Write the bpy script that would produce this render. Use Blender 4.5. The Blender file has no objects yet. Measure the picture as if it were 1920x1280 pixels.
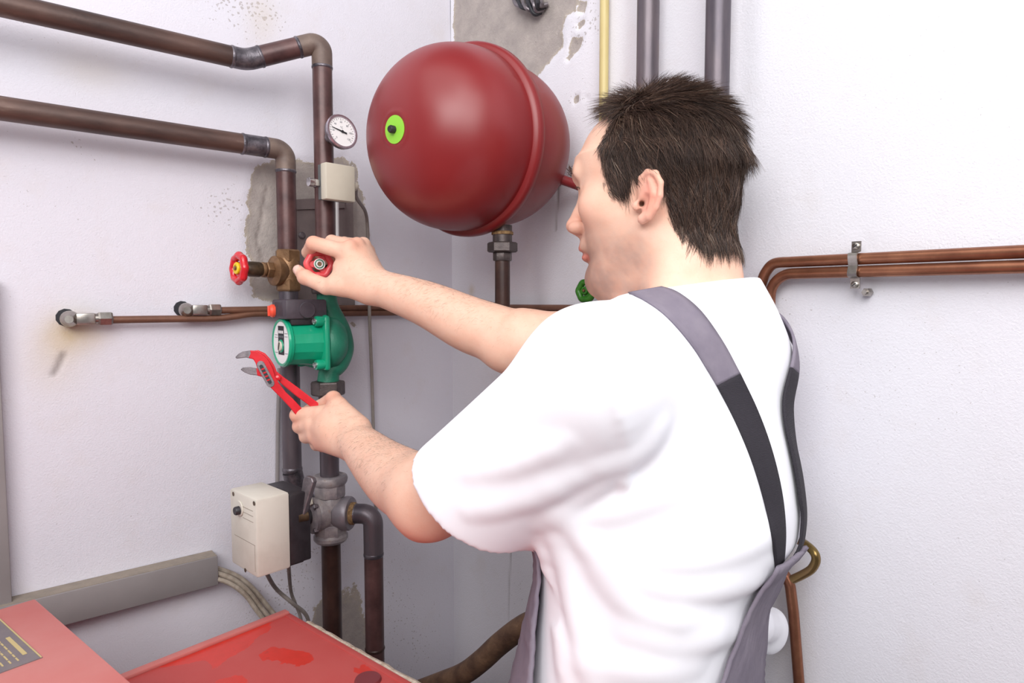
import bpy, bmesh, math, random
import numpy as np
from mathutils import Vector, Matrix
random.seed(7)
rng = np.random.default_rng(11)
SC = bpy.context.scene
COL = SC.collection

# ------------------------------------------------------------------ camera, light, exposure
FPX = 1231.0
CAMLOC = np.array([1.25, -.869, 1.5])
AZ, PT = math.radians(50), math.atan(80 / FPX)
cd = bpy.data.cameras.new('camera'); cam = bpy.data.objects.new('camera', cd); COL.objects.link(cam)
cd.sensor_width = 36; cd.lens = 36 * FPX / 1920; cd.clip_start = .02
cam.location = CAMLOC; cam.rotation_euler = (math.pi / 2 - PT, 0, AZ)
SC.camera = cam
w = bpy.data.worlds.new('world'); SC.world = w; w.use_nodes = True
w.node_tree.nodes['Background'].inputs[0].default_value = (.90, .93, 1, 1)
w.node_tree.nodes['Background'].inputs[1].default_value = .22

def area(name, loc, target, size, power, color=(1, 1, 1), sy=None):
    l = bpy.data.lights.new(name, 'AREA'); l.energy = power; l.size = size; l.color = color
    if sy: l.shape = 'RECTANGLE'; l.size_y = sy
    o = bpy.data.objects.new(name, l); COL.objects.link(o); o.location = loc
    o.rotation_euler = (Vector(target) - Vector(loc)).to_track_quat('-Z', 'Y').to_euler()
    return o
area('softbox_key', (1.75, -.85, 2.5), (.95, 0, 1.75), 1.0, 15, (1, .99, .98))
area('softbox_fill', (2.35, -1.35, 2.15), (.0, -.45, 1.55), 1.0, 13, (1, .99, .98))
area('softbox_rear', (1.5, -1.9, 2.35), (.1, -.2, 1.55), .9, 22, (1, .99, .98))
area('ceiling_bounce', (.9, -1.3, 2.9), (.4, -.4, 1.2), 1.5, 13, (1, .99, .99))
SC.view_settings.view_transform = 'Standard'; SC.view_settings.look = 'None'
SC.view_settings.gamma = 1; SC.view_settings.use_curve_mapping = False
SC.view_settings.exposure = -0.07

# ------------------------------------------------------------------ geometry helpers
FW = np.array([-math.sin(AZ) * math.cos(PT), math.cos(AZ) * math.cos(PT), -math.sin(PT)])
RT = np.array([math.cos(AZ), math.sin(AZ), 0.]); UPV = np.cross(RT, FW)
def ray(px, py):
    return FW + RT * (px - 960) / FPX + UPV * (640 - py) / FPX
def at(px, py, x=None, y=None, z=None, d=None):
    r = ray(px, py)
    if d is not None: t = d
    elif x is not None: t = (x - CAMLOC[0]) / r[0]
    elif y is not None: t = (y - CAMLOC[1]) / r[1]
    else: t = (z - CAMLOC[2]) / r[2]
    return CAMLOC + r * t
def V(*a): return np.array(a, float)
def nrm(v): v = np.asarray(v, float); return v / (np.linalg.norm(v) + 1e-12)
def frame(axis, hint=(0, 0, 1)):
    a = nrm(axis); h = np.asarray(hint, float)
    if abs(a @ nrm(h)) > .98: h = V(1, 0, 0)
    u = nrm(np.cross(h, a)); v = np.cross(a, u)
    return u, v, a

class MB:
    def __init__(s): s.v = []; s.f = []
    def add(s, v, f):
        n = len(s.v); s.v += [tuple(map(float, q)) for q in v]; s.f += [tuple(i + n for i in g) for g in f]; return s
    def box(s, c, size, R=None, bev=0.0):
        bm = bmesh.new(); bmesh.ops.create_cube(bm, size=1)
        for q in bm.verts: q.co = Vector((q.co.x * size[0], q.co.y * size[1], q.co.z * size[2]))
        if bev: bmesh.ops.bevel(bm, geom=bm.edges[:], offset=bev, segments=2, profile=.5, affect='EDGES')
        bm.verts.index_update()
        R = np.eye(3) if R is None else np.asarray(R)
        v = [np.asarray(c) + R.T @ np.array(q.co) for q in bm.verts]
        f = [[q.index for q in g.verts] for g in bm.faces]; bm.free()
        return s.add(v, f)
    def tube(s, pts, r, n=16, cap=True):
        pts = [np.asarray(p, float) for p in pts]; m = len(pts)
        rs = [r] * m if np.isscalar(r) else list(r)
        T = [nrm(pts[min(i + 1, m - 1)] - pts[max(i - 1, 0)]) for i in range(m)]
        u, v, _ = frame(T[0]); vs = []
        for i in range(m):
            u = nrm(u - T[i] * (u @ T[i])); v = np.cross(T[i], u)
            for k in range(n):
                a = 2 * math.pi * k / n; vs.append(pts[i] + (u * math.cos(a) + v * math.sin(a)) * rs[i])
        fs = [(i * n + k, i * n + (k + 1) % n, (i + 1) * n + (k + 1) % n, (i + 1) * n + k) for i in range(m - 1) for k in range(n)]
        if cap: fs += [tuple(range(n))[::-1], tuple((m - 1) * n + k for k in range(n))]
        return s.add(vs, fs)
    def lathe(s, prof, o, axis, n=32, hint=(0, 0, 1), rfun=None, cap=True):
        # prof: (radius, height) pairs
        u, v, a = frame(axis, hint); o = np.asarray(o, float); vs = []; m = len(prof)
        for (r, h) in prof:
            for k in range(n):
                t = 2 * math.pi * k / n; rr = r * (rfun(t) if rfun else 1)
                vs.append(o + a * h + (u * math.cos(t) + v * math.sin(t)) * rr)
        fs = [(i * n + k, i * n + (k + 1) % n, (i + 1) * n + (k + 1) % n, (i + 1) * n + k) for i in range(m - 1) for k in range(n)]
        if cap and prof[0][0] > 1e-6: fs.append(tuple(range(n))[::-1])
        if cap and prof[-1][0] > 1e-6: fs.append(tuple((m - 1) * n + k for k in range(n)))
        return s.add(vs, fs)
    def hexa(s, o, axis, r, h, hint=(0, 0, 1), rot=0, n=6, ch=.12):
        u, v, a = frame(axis, hint); vs = []
        for (rr, hh) in ((r * (1 - ch), 0), (r, h * .12), (r, h * .88), (r * (1 - ch), h)):
            for k in range(n):
                t = 2 * math.pi * (k + rot) / n; vs.append(np.asarray(o) + a * hh + (u * math.cos(t) + v * math.sin(t)) * rr)
        fs = [(i * n + k, i * n + (k + 1) % n, (i + 1) * n + (k + 1) % n, (i + 1) * n + k) for i in range(3) for k in range(n)]
        fs += [tuple(range(n))[::-1], tuple(3 * n + k for k in range(n))]
        return s.add(vs, fs)
    def prism(s, poly, o, u, v, t):
        # polygon in (u, v) coordinates, extruded t along u x v
        w_ = nrm(np.cross(u, v)); o = np.asarray(o, float); n = len(poly)
        vs = [o + np.asarray(u) * p[0] + np.asarray(v) * p[1] for p in poly]
        vs += [q + w_ * t for q in vs]
        fs = [tuple(range(n))[::-1], tuple(range(n, 2 * n))] + [(i, (i + 1) % n, n + (i + 1) % n, n + i) for i in range(n)]
        return s.add(vs, fs)
    def torus(s, o, axis, R, r, n=48, m=12, rf=None, hint=(0, 0, 1)):
        u, v, a = frame(axis, hint); vs = []
        for i in range(n):
            t = 2 * math.pi * i / n; RR = R * (rf(t) if rf else 1); d = u * math.cos(t) + v * math.sin(t)
            for k in range(m):
                q = 2 * math.pi * k / m; vs.append(np.asarray(o) + d * (RR + r * math.cos(q)) + a * r * math.sin(q))
        fs = [(i * m + k, ((i + 1) % n) * m + k, ((i + 1) % n) * m + (k + 1) % m, i * m + (k + 1) % m) for i in range(n) for k in range(m)]
        return s.add(vs, fs)
    def build(s, name, mat, parent=None, smooth=True, angle=35, bev=0, label=None, kind=None):
        me = bpy.data.meshes.new(name); org = world_loc(parent)
        me.from_pydata([tuple(np.array(q) - org) for q in s.v], [], s.f)
        bm = bmesh.new(); bm.from_mesh(me); bmesh.ops.recalc_face_normals(bm, faces=bm.faces[:]); bm.to_mesh(me); bm.free()
        return finish(me, name, mat, parent, smooth, angle, bev, label, kind)
def finish(me, name, mat, parent=None, smooth=True, angle=35, bev=0, label=None, kind=None):
    o = bpy.data.objects.new(name, me); COL.objects.link(o)
    if mat: me.materials.append(mat)
    if smooth:
        me.polygons.foreach_set('use_smooth', [True] * len(me.polygons))
        if angle < 179: me.set_sharp_from_angle(angle=math.radians(angle))
    if bev:
        b = o.modifiers.new('bevel', 'BEVEL'); b.width = bev; b.segments = 2; b.limit_method = 'ANGLE'; b.angle_limit = math.radians(40)
    if parent: o.parent = parent
    if label: o['label'] = label
    if kind: o['kind'] = kind
    return o
def world_loc(o):
    p = np.zeros(3)
    while o: p = p + np.array(o.location); o = o.parent
    return p
def thing(name, label, cat, loc, group=None):
    o = bpy.data.objects.new(name, None); COL.objects.link(o); o.location = tuple(map(float, loc)); o.empty_display_size = .02
    tag(o, label, cat, group); return o
def tag(o, label, cat, group=None):
    o['label'] = label; o['category'] = cat
    if group: o['group'] = group
    return o
def fillet(pts, r, n=8):
    pts = [np.asarray(p, float) for p in pts]; out = [pts[0]]
    for i in range(1, len(pts) - 1):
        a, b, c = pts[i - 1], pts[i], pts[i + 1]; u, v = nrm(a - b), nrm(c - b)
        rr = r[i - 1] if not np.isscalar(r) else r
        ang = math.acos(max(-1, min(1, u @ v)))
        L = min(rr / math.tan(ang / 2), .49 * np.linalg.norm(a - b), .49 * np.linalg.norm(c - b))
        R = L * math.tan(ang / 2); cen = b + nrm(u + v) * R / math.sin(ang / 2)
        p, q = b + u * L - cen, b + v * L - cen; th = math.acos(max(-1, min(1, nrm(p) @ nrm(q))))
        for k in range(n + 1):
            t = k / n; out.append(cen + (p * math.sin((1 - t) * th) + q * math.sin(t * th)) / math.sin(th))
    out.append(pts[-1]); return out
def smooth_path(pts, n=8):
    P = [np.asarray(p, float) for p in pts]; P = [2 * P[0] - P[1]] + P + [2 * P[-1] - P[-2]]; out = []
    for i in range(1, len(P) - 2):
        a, b, c, d = P[i - 1:i + 3]
        for k in range(n):
            t = k / n; out.append(.5 * (2 * b + (c - a) * t + (2 * a - 5 * b + 4 * c - d) * t * t + (3 * b - a - 3 * c + d) * t ** 3))
    out.append(P[-2]); return out

# ------------------------------------------------------------------ materials
def S(c):  # sRGB 0-255 -> linear
    return tuple(((x / 255) / 12.92 if x / 255 <= .04045 else ((x / 255 + .055) / 1.055) ** 2.4) for x in c) + (1,)
class NT:
    def __init__(s, name):
        s.m = bpy.data.materials.new(name); s.m.use_nodes = True; s.t = s.m.node_tree; s.b = s.t.nodes['Principled BSDF']
    def n(s, typ, **kw):
        q = s.t.nodes.new(typ)
        for k, v in kw.items():
            if k in q.inputs: q.inputs[k].default_value = v
            else: setattr(q, k, v)
        return q
    def l(s, a, b): s.t.links.new(a, b)
    def pos(s): return s.n('ShaderNodeNewGeometry').outputs['Position']
    def noise(s, scale, detail=4, rough=.55, vec=None, stretch=None):
        q = s.n('ShaderNodeTexNoise'); q.inputs['Scale'].default_value = scale; q.inputs['Detail'].default_value = detail; q.inputs['Roughness'].default_value = rough
        v = vec or s.pos()
        if stretch:
            mp = s.n('ShaderNodeMapping'); mp.inputs['Scale'].default_value = stretch; s.l(v, mp.inputs['Vector']); v = mp.outputs[0]
        s.l(v, q.inputs['Vector']); return q.outputs['Fac']
    def ramp(s, fac, stops):
        q = s.n('ShaderNodeValToRGB'); e = q.color_ramp.elements
        while len(e) < len(stops): e.new(.5)
        for i, (p, c) in enumerate(stops): e[i].position = p; e[i].color = c if len(c) == 4 else tuple(c) + (1,)
        s.l(fac, q.inputs[0]); return q.outputs[0]
    def mix(s, fac, a, b, blend='MIX'):
        q = s.n('ShaderNodeMix', data_type='RGBA', blend_type=blend)
        if hasattr(fac, 'links'): s.l(fac, q.inputs[0])
        else: q.inputs[0].default_value = fac
        for i, x in ((6, a), (7, b)):
            if hasattr(x, 'links'): s.l(x, q.inputs[i])
            else: q.inputs[i].default_value = x
        return q.outputs[2]
    def math(s, op, a, b=0., clamp=False):
        q = s.n('ShaderNodeMath', operation=op); q.use_clamp = clamp
        for i, x in ((0, a), (1, b)):
            if hasattr(x, 'links'): s.l(x, q.inputs[i])
            else: q.inputs[i].default_value = x
        return q.outputs[0]
    def attr(s, name):
        q = s.n('ShaderNodeAttribute'); q.attribute_name = name; return q.outputs['Fac']
    def attrc(s, name):
        q = s.n('ShaderNodeAttribute'); q.attribute_name = name; return q.outputs['Color']
    def bump(s, h, strength=.2, dist=.001, prev=None):
        q = s.n('ShaderNodeBump'); q.inputs['Strength'].default_value = strength; q.inputs['Distance'].default_value = dist
        s.l(h, q.inputs['Height'])
        if prev is not None: s.l(prev, q.inputs['Normal'])
        return q.outputs[0]
    def out(s, color=None, rough=None, normal=None, metal=None, **kw):
        for k, v in (('Base Color', color), ('Roughness', rough), ('Normal', normal), ('Metallic', metal)):
            if v is None: continue
            if hasattr(v, 'links'): s.l(v, s.b.inputs[k])
            else: s.b.inputs[k].default_value = v
        for k, v in kw.items(): s.b.inputs[k.replace('_', ' ')].default_value = v
        return s.m
def mat(name, c1, c2=None, scale=30, rough=.5, metal=0., bump=.15, bscale=200, bdist=.0006, lo=.35, hi=.65, stretch=None, coat=0, c3=None, **kw):
    t = NT(name); col = S(c1)
    if c2 is not None:
        f = t.noise(scale, 5, .6, stretch=stretch); st = [(lo, S(c1)), (hi, S(c2))]
        if c3 is not None: st.append((min(hi + .12, 1), S(c3)))
        col = t.ramp(f, st)
    nr = t.bump(t.noise(bscale, 3), bump, bdist) if bump else None
    if coat: kw['Coat_Weight'] = coat
    return t.out(col, rough, nr, metal, **kw)

M = {}
M['pipe'] = mat('steel_pipe_rusty', (54, 40, 38), (98, 74, 66), 22, .42, .25, .25, 260, lo=.32, hi=.66, c3=(132, 112, 102), stretch=(1, .3, 1))
M['pipe_red'] = mat('steel_pipe_primer', (66, 44, 44), (100, 70, 68), 26, .38, .2, .2, 220, lo=.3, hi=.7, c3=(128, 112, 112))
M['pipe_dark'] = mat('steel_pipe_dark', (48, 30, 28), (78, 54, 46), 16, .4, .15, .3, 240, lo=.35, hi=.7)
M['pipe_grey'] = mat('steel_pipe_grey', (84, 78, 86), (110, 100, 104), 20, .4, .5, .2, 250, c3=(120, 96, 86), stretch=(1, 1, .25))
M['weld'] = mat('welded_steel', (70, 66, 72), (118, 112, 118), 50, .34, .6, .5, 300, bdist=.001, c3=(136, 118, 104))
M['bend'] = mat('dusty_bend', (96, 80, 74), (126, 108, 98), 25, .55, .15, .3, 240)
M['copper'] = mat('copper_tube', (132, 84, 64), (158, 106, 80), 30, .32, .75, .1, 160)
M['copper_dark'] = mat('copper_tube_tarnished', (104, 72, 58), (126, 88, 70), 24, .45, .35, .15, 200)
M['nickel'] = mat('nickel_fitting', (176, 170, 164), (148, 140, 134), 60, .28, .9, .1, 300)
M['brass'] = mat('aged_bronze', (118, 88, 62), (150, 116, 84), 40, .42, .55, .5, 260, bdist=.0008, c3=(104, 78, 60))
M['brass_dark'] = mat('dark_bronze', (66, 52, 40), (98, 80, 60), 60, .4, .5, .5, 260)
M['iron'] = mat('black_iron_nut', (74, 66, 66), (100, 90, 88), 50, .42, .5, .5, 350)
M['cast'] = mat('galvanised_casting', (136, 130, 134), (166, 158, 158), 45, .45, .15, .5, 300, bdist=.001, c3=(140, 116, 96), lo=.4, hi=.62)
M['cast_face'] = mat('galvanised_boss', (134, 128, 134), (150, 144, 150), 45, .45, .4, .3, 300)
M['rust_thread'] = mat('hemp_and_rust', (110, 80, 50), (160, 130, 90), 160, .8, 0, .8, 500, bdist=.002)
M['red_gloss'] = mat('red_handwheel_paint', (196, 22, 34), (214, 34, 46), 30, .25, 0, .1, 200, coat=.4)
M['red_pale'] = mat('worn_red_handwheel', (214, 66, 72), (228, 92, 96), 40, .35, 0, .2, 200)
M['yellow'] = mat('yellow_plastic', (232, 200, 20), None, rough=.35, bump=0)
M['orange'] = mat('orange_red_plastic', (236, 84, 60), None, rough=.4, bump=.1)
M['tank'] = NT('red_tank_enamel')
t = M['tank']; f = t.noise(3, 3); col = t.ramp(f, [(.3, S((118, 22, 25))), (.7, S((130, 27, 29)))])
f2 = t.noise(700, 2, .6); spk = t.math('GREATER_THAN', f2, .80); col = t.mix(spk, col, S((110, 60, 60)))
M['tank'] = t.out(col, t.ramp(t.noise(6, 4), [(.3, (.36,) * 3), (.7, (.46,) * 3)]), t.bump(t.noise(90, 2), .06, .0006), Coat_Weight=.2, Coat_Roughness=.3)
M['tank_back'] = mat('red_tank_enamel_rear', (126, 32, 36), (134, 36, 40), 4, .45, 0, .05, 90)
M['lime'] = mat('lime_green_sticker', (140, 205, 60), None, rough=.45, bump=0)
M['black'] = mat('black_plastic', (34, 30, 34), (46, 42, 46), 60, .45, 0, .15, 500)
M['charcoal'] = mat('charcoal_plastic', (66, 58, 66), (76, 68, 76), 60, .5, 0, .25, 500)
M['green'] = mat('pump_green_paint', (10, 150, 112), (16, 162, 122), 20, .3, 0, .12, 160, coat=.3)
M['green_dull'] = mat('pump_cast_green', (28, 112, 88), (44, 130, 104), 30, .45, 0, .5, 220, bdist=.001, c3=(84, 128, 112))
M['green_wheel'] = mat('green_handwheel_paint', (44, 108, 30), (62, 128, 40), 40, .35, 0, .2, 200)
M['beige'] = mat('beige_plastic_cover', (206, 200, 184), (198, 190, 174), 12, .5, 0, .12, 400)
M['beige_dirty'] = mat('grimy_beige_cover', (208, 203, 192), (188, 180, 168), 9, .55, 0, .2, 300, lo=.45, hi=.75, c3=(150, 138, 124))
M['grey_plastic'] = mat('slate_grey_plastic', (92, 94, 94), None, rough=.5, bump=.1)
M['trunk'] = mat('grey_trunking', (142, 136, 136), (136, 130, 130), 12, .5, 0, .1, 200)
M['dust'] = mat('dusty_top', (150, 138, 126), (138, 128, 118), 60, .9, 0, .4, 300)
M['cable'] = mat('grey_cable', (156, 148, 142), (140, 132, 126), 40, .55, 0, .1, 200)
M['cable_dirty'] = mat('dirty_cable', (176, 164, 150), (140, 126, 112), 60, .7, 0, .3, 300)
M['steel'] = mat('bright_steel', (200, 198, 200), None, rough=.25, metal=.9, bump=0)
M['steel_dull'] = mat('dull_steel', (140, 132, 136), (110, 104, 108), 80, .4, .7, .3, 400)
M['white'] = mat('white_enamel', (238, 236, 236), None, rough=.3, bump=0)
M['ink'] = mat('black_ink', (34, 34, 40), None, rough=.6, bump=0)
M['ink_grey'] = mat('grey_ink', (110, 110, 118), None, rough=.6, bump=0)
M['chrome'] = mat('bezel_chrome', (190, 178, 188), None, rough=.25, metal=.8, bump=0)
M['ivory'] = mat('yellowed_ivory_paint', (206, 190, 134), (190, 170, 112), 18, .45, 0, .2, 200, stretch=(1, 1, .3))
M['zinc'] = mat('yellow_passivated_steel', (126, 108, 60), (140, 112, 78), 26, .28, .85, .05, 200, c3=(150, 96, 90))
M['rusty'] = mat('rusty_pipe', (84, 62, 50), (124, 96, 74), 30, .6, .1, .7, 160, bdist=.0015, c3=(196, 156, 128))
M['plate'] = mat('grey_cover_plate', (122, 110, 110), (134, 122, 120), 30, .42, .2, .3, 200)
M['insul'] = mat('insulation_edge', (206, 192, 178), (176, 156, 136), 120, .95, 0, 1, 400, bdist=.002)

def boiler_mat(name, base, dusty, wet=False):
    t = NT(name); P = t.pos()
    a = t.noise(5, 6, .6, stretch=(1, 1, 1)); b = t.noise(16, 5, .6)
    col = t.mix(t.ramp(a, [(.35, (.25,) * 3), (.7, (.75,) * 3)]), S(base), S(dusty))
    streak = t.noise(9, 4, .5, stretch=(5, 1, 1)); col = t.mix(t.math('MULTIPLY', streak, .35), col, S(dusty))
    rgh = .55
    if wet:
        m = t.attr('wet'); m2 = t.math('ADD', m, t.math('MULTIPLY', t.math('SUBTRACT', t.noise(34, 8, .7), .5), 1.8))
        k = t.math('GREATER_THAN', m2, .5); kk = t.math('MULTIPLY', k, .85)
        col = t.mix(kk, col, t.ramp(t.noise(60, 4), [(.35, S((196, 48, 34))), (.62, S((206, 50, 38))), (.8, S((150, 50, 40)))]))
        rgh = t.math('SUBTRACT', .58, t.math('MULTIPLY', k, .25))
    return t.out(col, rgh, t.bump(b, .1, .001))
M['boiler'] = boiler_mat('boiler_red_dusty', (176, 48, 46), (186, 88, 84), True)
M['hood'] = boiler_mat('boiler_hood_dusty', (192, 84, 78), (204, 136, 130))

def text(s, size, o, u, v, mat, parent, name='lettering', depth=.0001, align='CENTER', sx=1):
    c = bpy.data.curves.new(name, 'FONT'); c.body = s; c.size = size; c.align_x = align; c.align_y = 'CENTER'; c.extrude = depth
    ob = bpy.data.objects.new(name, c); COL.objects.link(ob); c.materials.append(mat)
    u, v = nrm(u), nrm(v); w_ = np.cross(u, v); u = u * sx
    m = Matrix(((u[0], v[0], w_[0], o[0]), (u[1], v[1], w_[1], o[1]), (u[2], v[2], w_[2], o[2]), (0, 0, 0, 1)))
    if parent: ob.parent = parent; m = Matrix.Translation(-Vector(world_loc(parent))) @ m
    dg = bpy.context.evaluated_depsgraph_get(); me = bpy.data.meshes.new_from_object(ob.evaluated_get(dg)); me.name = name
    bpy.data.objects.remove(ob); o2 = bpy.data.objects.new(name, me); COL.objects.link(o2); me.materials.clear(); me.materials.append(mat)
    if parent: o2.parent = parent
    o2.matrix_local = m
    return o2

# ------------------------------------------------------------------ numpy noise + polygon distance
def vnoise(x, y, seed=0):
    xi, yi = np.floor(x).astype(int), np.floor(y).astype(int); fx, fy = x - xi, y - yi
    fx, fy = fx * fx * (3 - 2 * fx), fy * fy * (3 - 2 * fy)
    def h(a, b):
        n = (a * 374761393 + b * 668265263 + seed * 1442695041) & 0x7fffffff
        n = ((n ^ (n >> 13)) * 1274126177) & 0x7fffffff
        return ((n ^ (n >> 16)) & 0xffff) / 65535.
    return (h(xi, yi) * (1 - fx) + h(xi + 1, yi) * fx) * (1 - fy) + (h(xi, yi + 1) * (1 - fx) + h(xi + 1, yi + 1) * fx) * fy
def fbm(x, y, o=4, seed=0):
    s, a, t = 0, 1, 0
    for i in range(o): s = s + a * vnoise(x * 2 ** i, y * 2 ** i, seed + i); t += a; a *= .5
    return s / t - .5
def polysd(P, Q):
    # signed distance (inside positive) of points P (n,2) to polygon Q
    Q = np.asarray(Q, float); d = np.full(len(P), 1e9); ins = np.zeros(len(P), bool); n = len(Q)
    for i in range(n):
        a, b = Q[i], Q[(i + 1) % n]; e = b - a; w_ = P - a
        t = np.clip((w_ @ e) / (e @ e + 1e-12), 0, 1); d = np.minimum(d, np.linalg.norm(w_ - t[:, None] * e, axis=1))
        c = (a[1] > P[:, 1]) != (b[1] > P[:, 1])
        with np.errstate(divide='ignore', invalid='ignore'): xx = (b[0] - a[0]) * (P[:, 1] - a[1]) / (b[1] - a[1] + 1e-15) + a[0]
        ins ^= c & (P[:, 0] < xx)
    return np.where(ins, d, -d)
def set_attr(me, name, arr):
    a = me.attributes.new(name, 'FLOAT', 'POINT'); a.data.foreach_set('value', np.asarray(arr, np.float32))

# ------------------------------------------------------------------ walls and floor
def wall_mat(name, base):
    t = NT(name); P = t.pos()
    big = t.noise(2.2, 4, .55); mid = t.noise(14, 5, .6)
    col = t.ramp(big, [(.3, S(base)), (.7, S(tuple(min(255, c + 6) for c in base)))])
    col = t.mix(t.ramp(mid, [(.55, (0, 0, 0)), (.85, (.3,) * 3)]), col, S((206, 194, 186)))
    # scattered pits
    vo = t.n('ShaderNodeTexVoronoi', feature='F1'); vo.inputs['Scale'].default_value = 170; wn = t.n('ShaderNodeTexNoise'); wn.inputs['Scale'].default_value = 240; t.l(P, wn.inputs['Vector']); vm = t.n('ShaderNodeVectorMath', operation='SCALE'); vm.inputs['Scale'].default_value = .007; t.l(wn.outputs['Color'], vm.inputs[0]); va = t.n('ShaderNodeVectorMath', operation='ADD'); t.l(P, va.inputs[0]); t.l(vm.outputs[0], va.inputs[1]); t.l(va.outputs[0], vo.inputs['Vector'])
    rad = t.math('MULTIPLY', t.attr('speck'), t.noise(60, 2))
    pit = t.math('LESS_THAN', vo.outputs['Distance'], t.math('MULTIPLY', rad, .55))
    few = t.math('GREATER_THAN', t.n('ShaderNodeSeparateColor').outputs[0], .5)
    sep = t.t.nodes[-1]
    sc = [q for q in t.t.nodes if q.bl_idname == 'ShaderNodeSeparateColor'][0]; t.l(vo.outputs['Color'], sc.inputs[0])
    few = t.math('GREATER_THAN', sc.outputs[0], .55); pit = t.math('MULTIPLY', pit, few)
    col = t.mix(t.math('MULTIPLY', pit, .45), col, S((128, 112, 100)))
    st = t.attr('stain'); col = t.mix(t.math('MULTIPLY', st, t.math('ADD', .4, mid), True), col, S((196, 176, 140)))
    # bare mortar
    m = t.math('ADD', t.attr('mortar'), t.math('MULTIPLY', t.math('SUBTRACT', t.noise(40, 10, .75), .5), 2.0))
    mor = t.ramp(m, [(.47, (0, 0, 0)), (.53, (1, 1, 1))])
    edge = t.ramp(m, [(.5, (1, 1, 1)), (.85, (0, 0, 0))])
    mc = t.ramp(t.noise(30, 6, .65), [(.3, S((158, 149, 145))), (.7, S((180, 170, 164)))])
    mc = t.mix(t.math('MULTIPLY', edge, .75), mc, S((186, 174, 156)))
    col = t.mix(mor, col, mc)
    ck = t.attr('crack'); col = t.mix(t.math('MULTIPLY', ck, .6, True), col, S((104, 92, 88)))
    nb = t.bump(t.noise(340, 4, .65), .6, .0013); nb = t.bump(t.noise(60, 3), .18, .002, nb)
    hh = t.math('SUBTRACT', 1., mor); nb = t.bump(hh, .5, .002, nb)
    pm = t.math('MULTIPLY', mor, t.noise(150, 5, .7)); nb = t.bump(pm, .6, .003, nb)
    return t.out(col, .85, nb)
M['wall'] = wall_mat('lilac_white_plaster', (214, 211, 220))
M['wallb'] = wall_mat('white_plaster_back', (220, 218, 225))

def wall(name, axis, u0, u1, z0, z1, fine, step, px_to, patches, specks, stains, cracks, holes, disp, material):
    # graded grid: fine inside 'fine' (u0,u1,z0,z1), coarse outside
    def grade(a, b, fa, fb):
        return np.unique(np.concatenate([np.linspace(a, fa, 8), np.arange(fa, fb, step), np.linspace(fb, b, 8)]))
    us, zs = grade(u0, u1, fine[0], fine[1]), grade(z0, z1, fine[2], fine[3])
    U, Z = np.meshgrid(us, zs); U, Z = U.ravel(), Z.ravel(); P = np.stack([U, Z], 1)
    mort = np.full(len(U), -1.)
    for poly, soft in patches: mort = np.maximum(mort, np.clip(.5 + polysd(P, [px_to(*q) for q in poly]) / soft, -1, 1.4))
    sp = .18 + .25 * np.clip(fbm(U * 7, Z * 7, 3, 5) * 2, 0, 1)
    for (x, y, r, a) in specks: c = px_to(x, y); sp = sp + a * np.exp(-((U - c[0]) ** 2 + (Z - c[1]) ** 2) / r ** 2)
    stn = np.zeros(len(U))
    for (x, y, r, rz, a) in stains: c = px_to(x, y); stn = stn + a * np.exp(-((U - c[0]) / r) ** 2 - ((Z - c[1]) / rz) ** 2)
    ck = np.zeros(len(U))
    for poly, wd in [(c_, w_ * 3.2) for c_, w_ in cracks]:
        q = np.array([px_to(*p) for p in poly])
        for i in range(len(q) - 1):
            a, b = q[i], q[i + 1]; e = b - a; w_ = P - a; tt = np.clip((w_ @ e) / (e @ e), 0, 1)
            dd = np.linalg.norm(w_ - tt[:, None] * e, axis=1); ck = np.maximum(ck, np.clip(1.2 - dd / wd, 0, 1))
    D = disp(U, Z) - .004 * np.clip(mort, 0, 1) + .0016 * fbm(U * 60, Z * 60, 4, 3) * (mort > .4) - .002 * ck
    X = np.stack([D, U, Z], 1) if axis == 'x' else np.stack([U, -D, Z], 1)
    nu, nz = len(us), len(zs)
    i, k = np.meshgrid(np.arange(nu - 1), np.arange(nz - 1)); a = (k * nu + i).ravel()
    F = np.stack([a, a + 1, a + 1 + nu, a + nu], 1)
    if axis == 'x': pass
    cu, cz = (U[F].mean(1), Z[F].mean(1)); keep = np.ones(len(F), bool)
    for h in holes: keep &= ~(polysd(np.stack([cu, cz], 1), [px_to(*q) for q in h]) > 0)
    F = F[keep]
    me = bpy.data.meshes.new(name); me.from_pydata(X.tolist(), [], F.tolist()); me.update()
    for nme, arr in (('mortar', mort), ('speck', sp), ('stain', stn), ('crack', ck)): set_attr(me, nme, arr)
    o = finish(me, name, material, angle=180); o['kind'] = 'structure'; return o

pl = lambda x, y: tuple(at(x, y, x=0)[1:])
def pb(x, y): q = at(x, y, y=0); return (q[0], q[2])
wl_patch = [([(476, 318), (500, 303), (560, 300), (600, 304), (648, 292), (664, 318), (674, 345), (684, 372), (690, 420), (694, 480), (660, 575), (600, 570), (575, 572), (560, 548), (520, 566), (478, 560), (468, 525), (480, 505), (462, 470), (459, 430), (468, 400), (462, 380), (470, 350)], .02),
            ([(578, 1165), (600, 1142), (650, 1128), (672, 1120), (690, 1140), (715, 1126), (738, 1134), (744, 1165), (736, 1180), (745, 1200), (730, 1215), (716, 1215), (715, 1330), (578, 1330), (590, 1240)], .02),
            ([(655, 296), (668, 310), (672, 330), (664, 320)], .006), ([(650, 598), (664, 604), (676, 618), (662, 612)], .006),
            ([(846, -60), (872, -60), (872, 60), (862, 88), (852, 84), (847, 50)], .014)]
wl_specks = [(450, 12, .05, 1.2), (500, 20, .03, 1.0), (435, 385, .035, 1.1), (400, 400, .03, .8), (620, 1060, .07, .7), (560, 1100, .09, .8), (500, 1150, .06, .6), (770, 1200, .07, .9), (740, 1120, .04, .9), (140, 270, .012, 1), (500, 300, .03, .8), (80, 55, .02, .6)]
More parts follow.
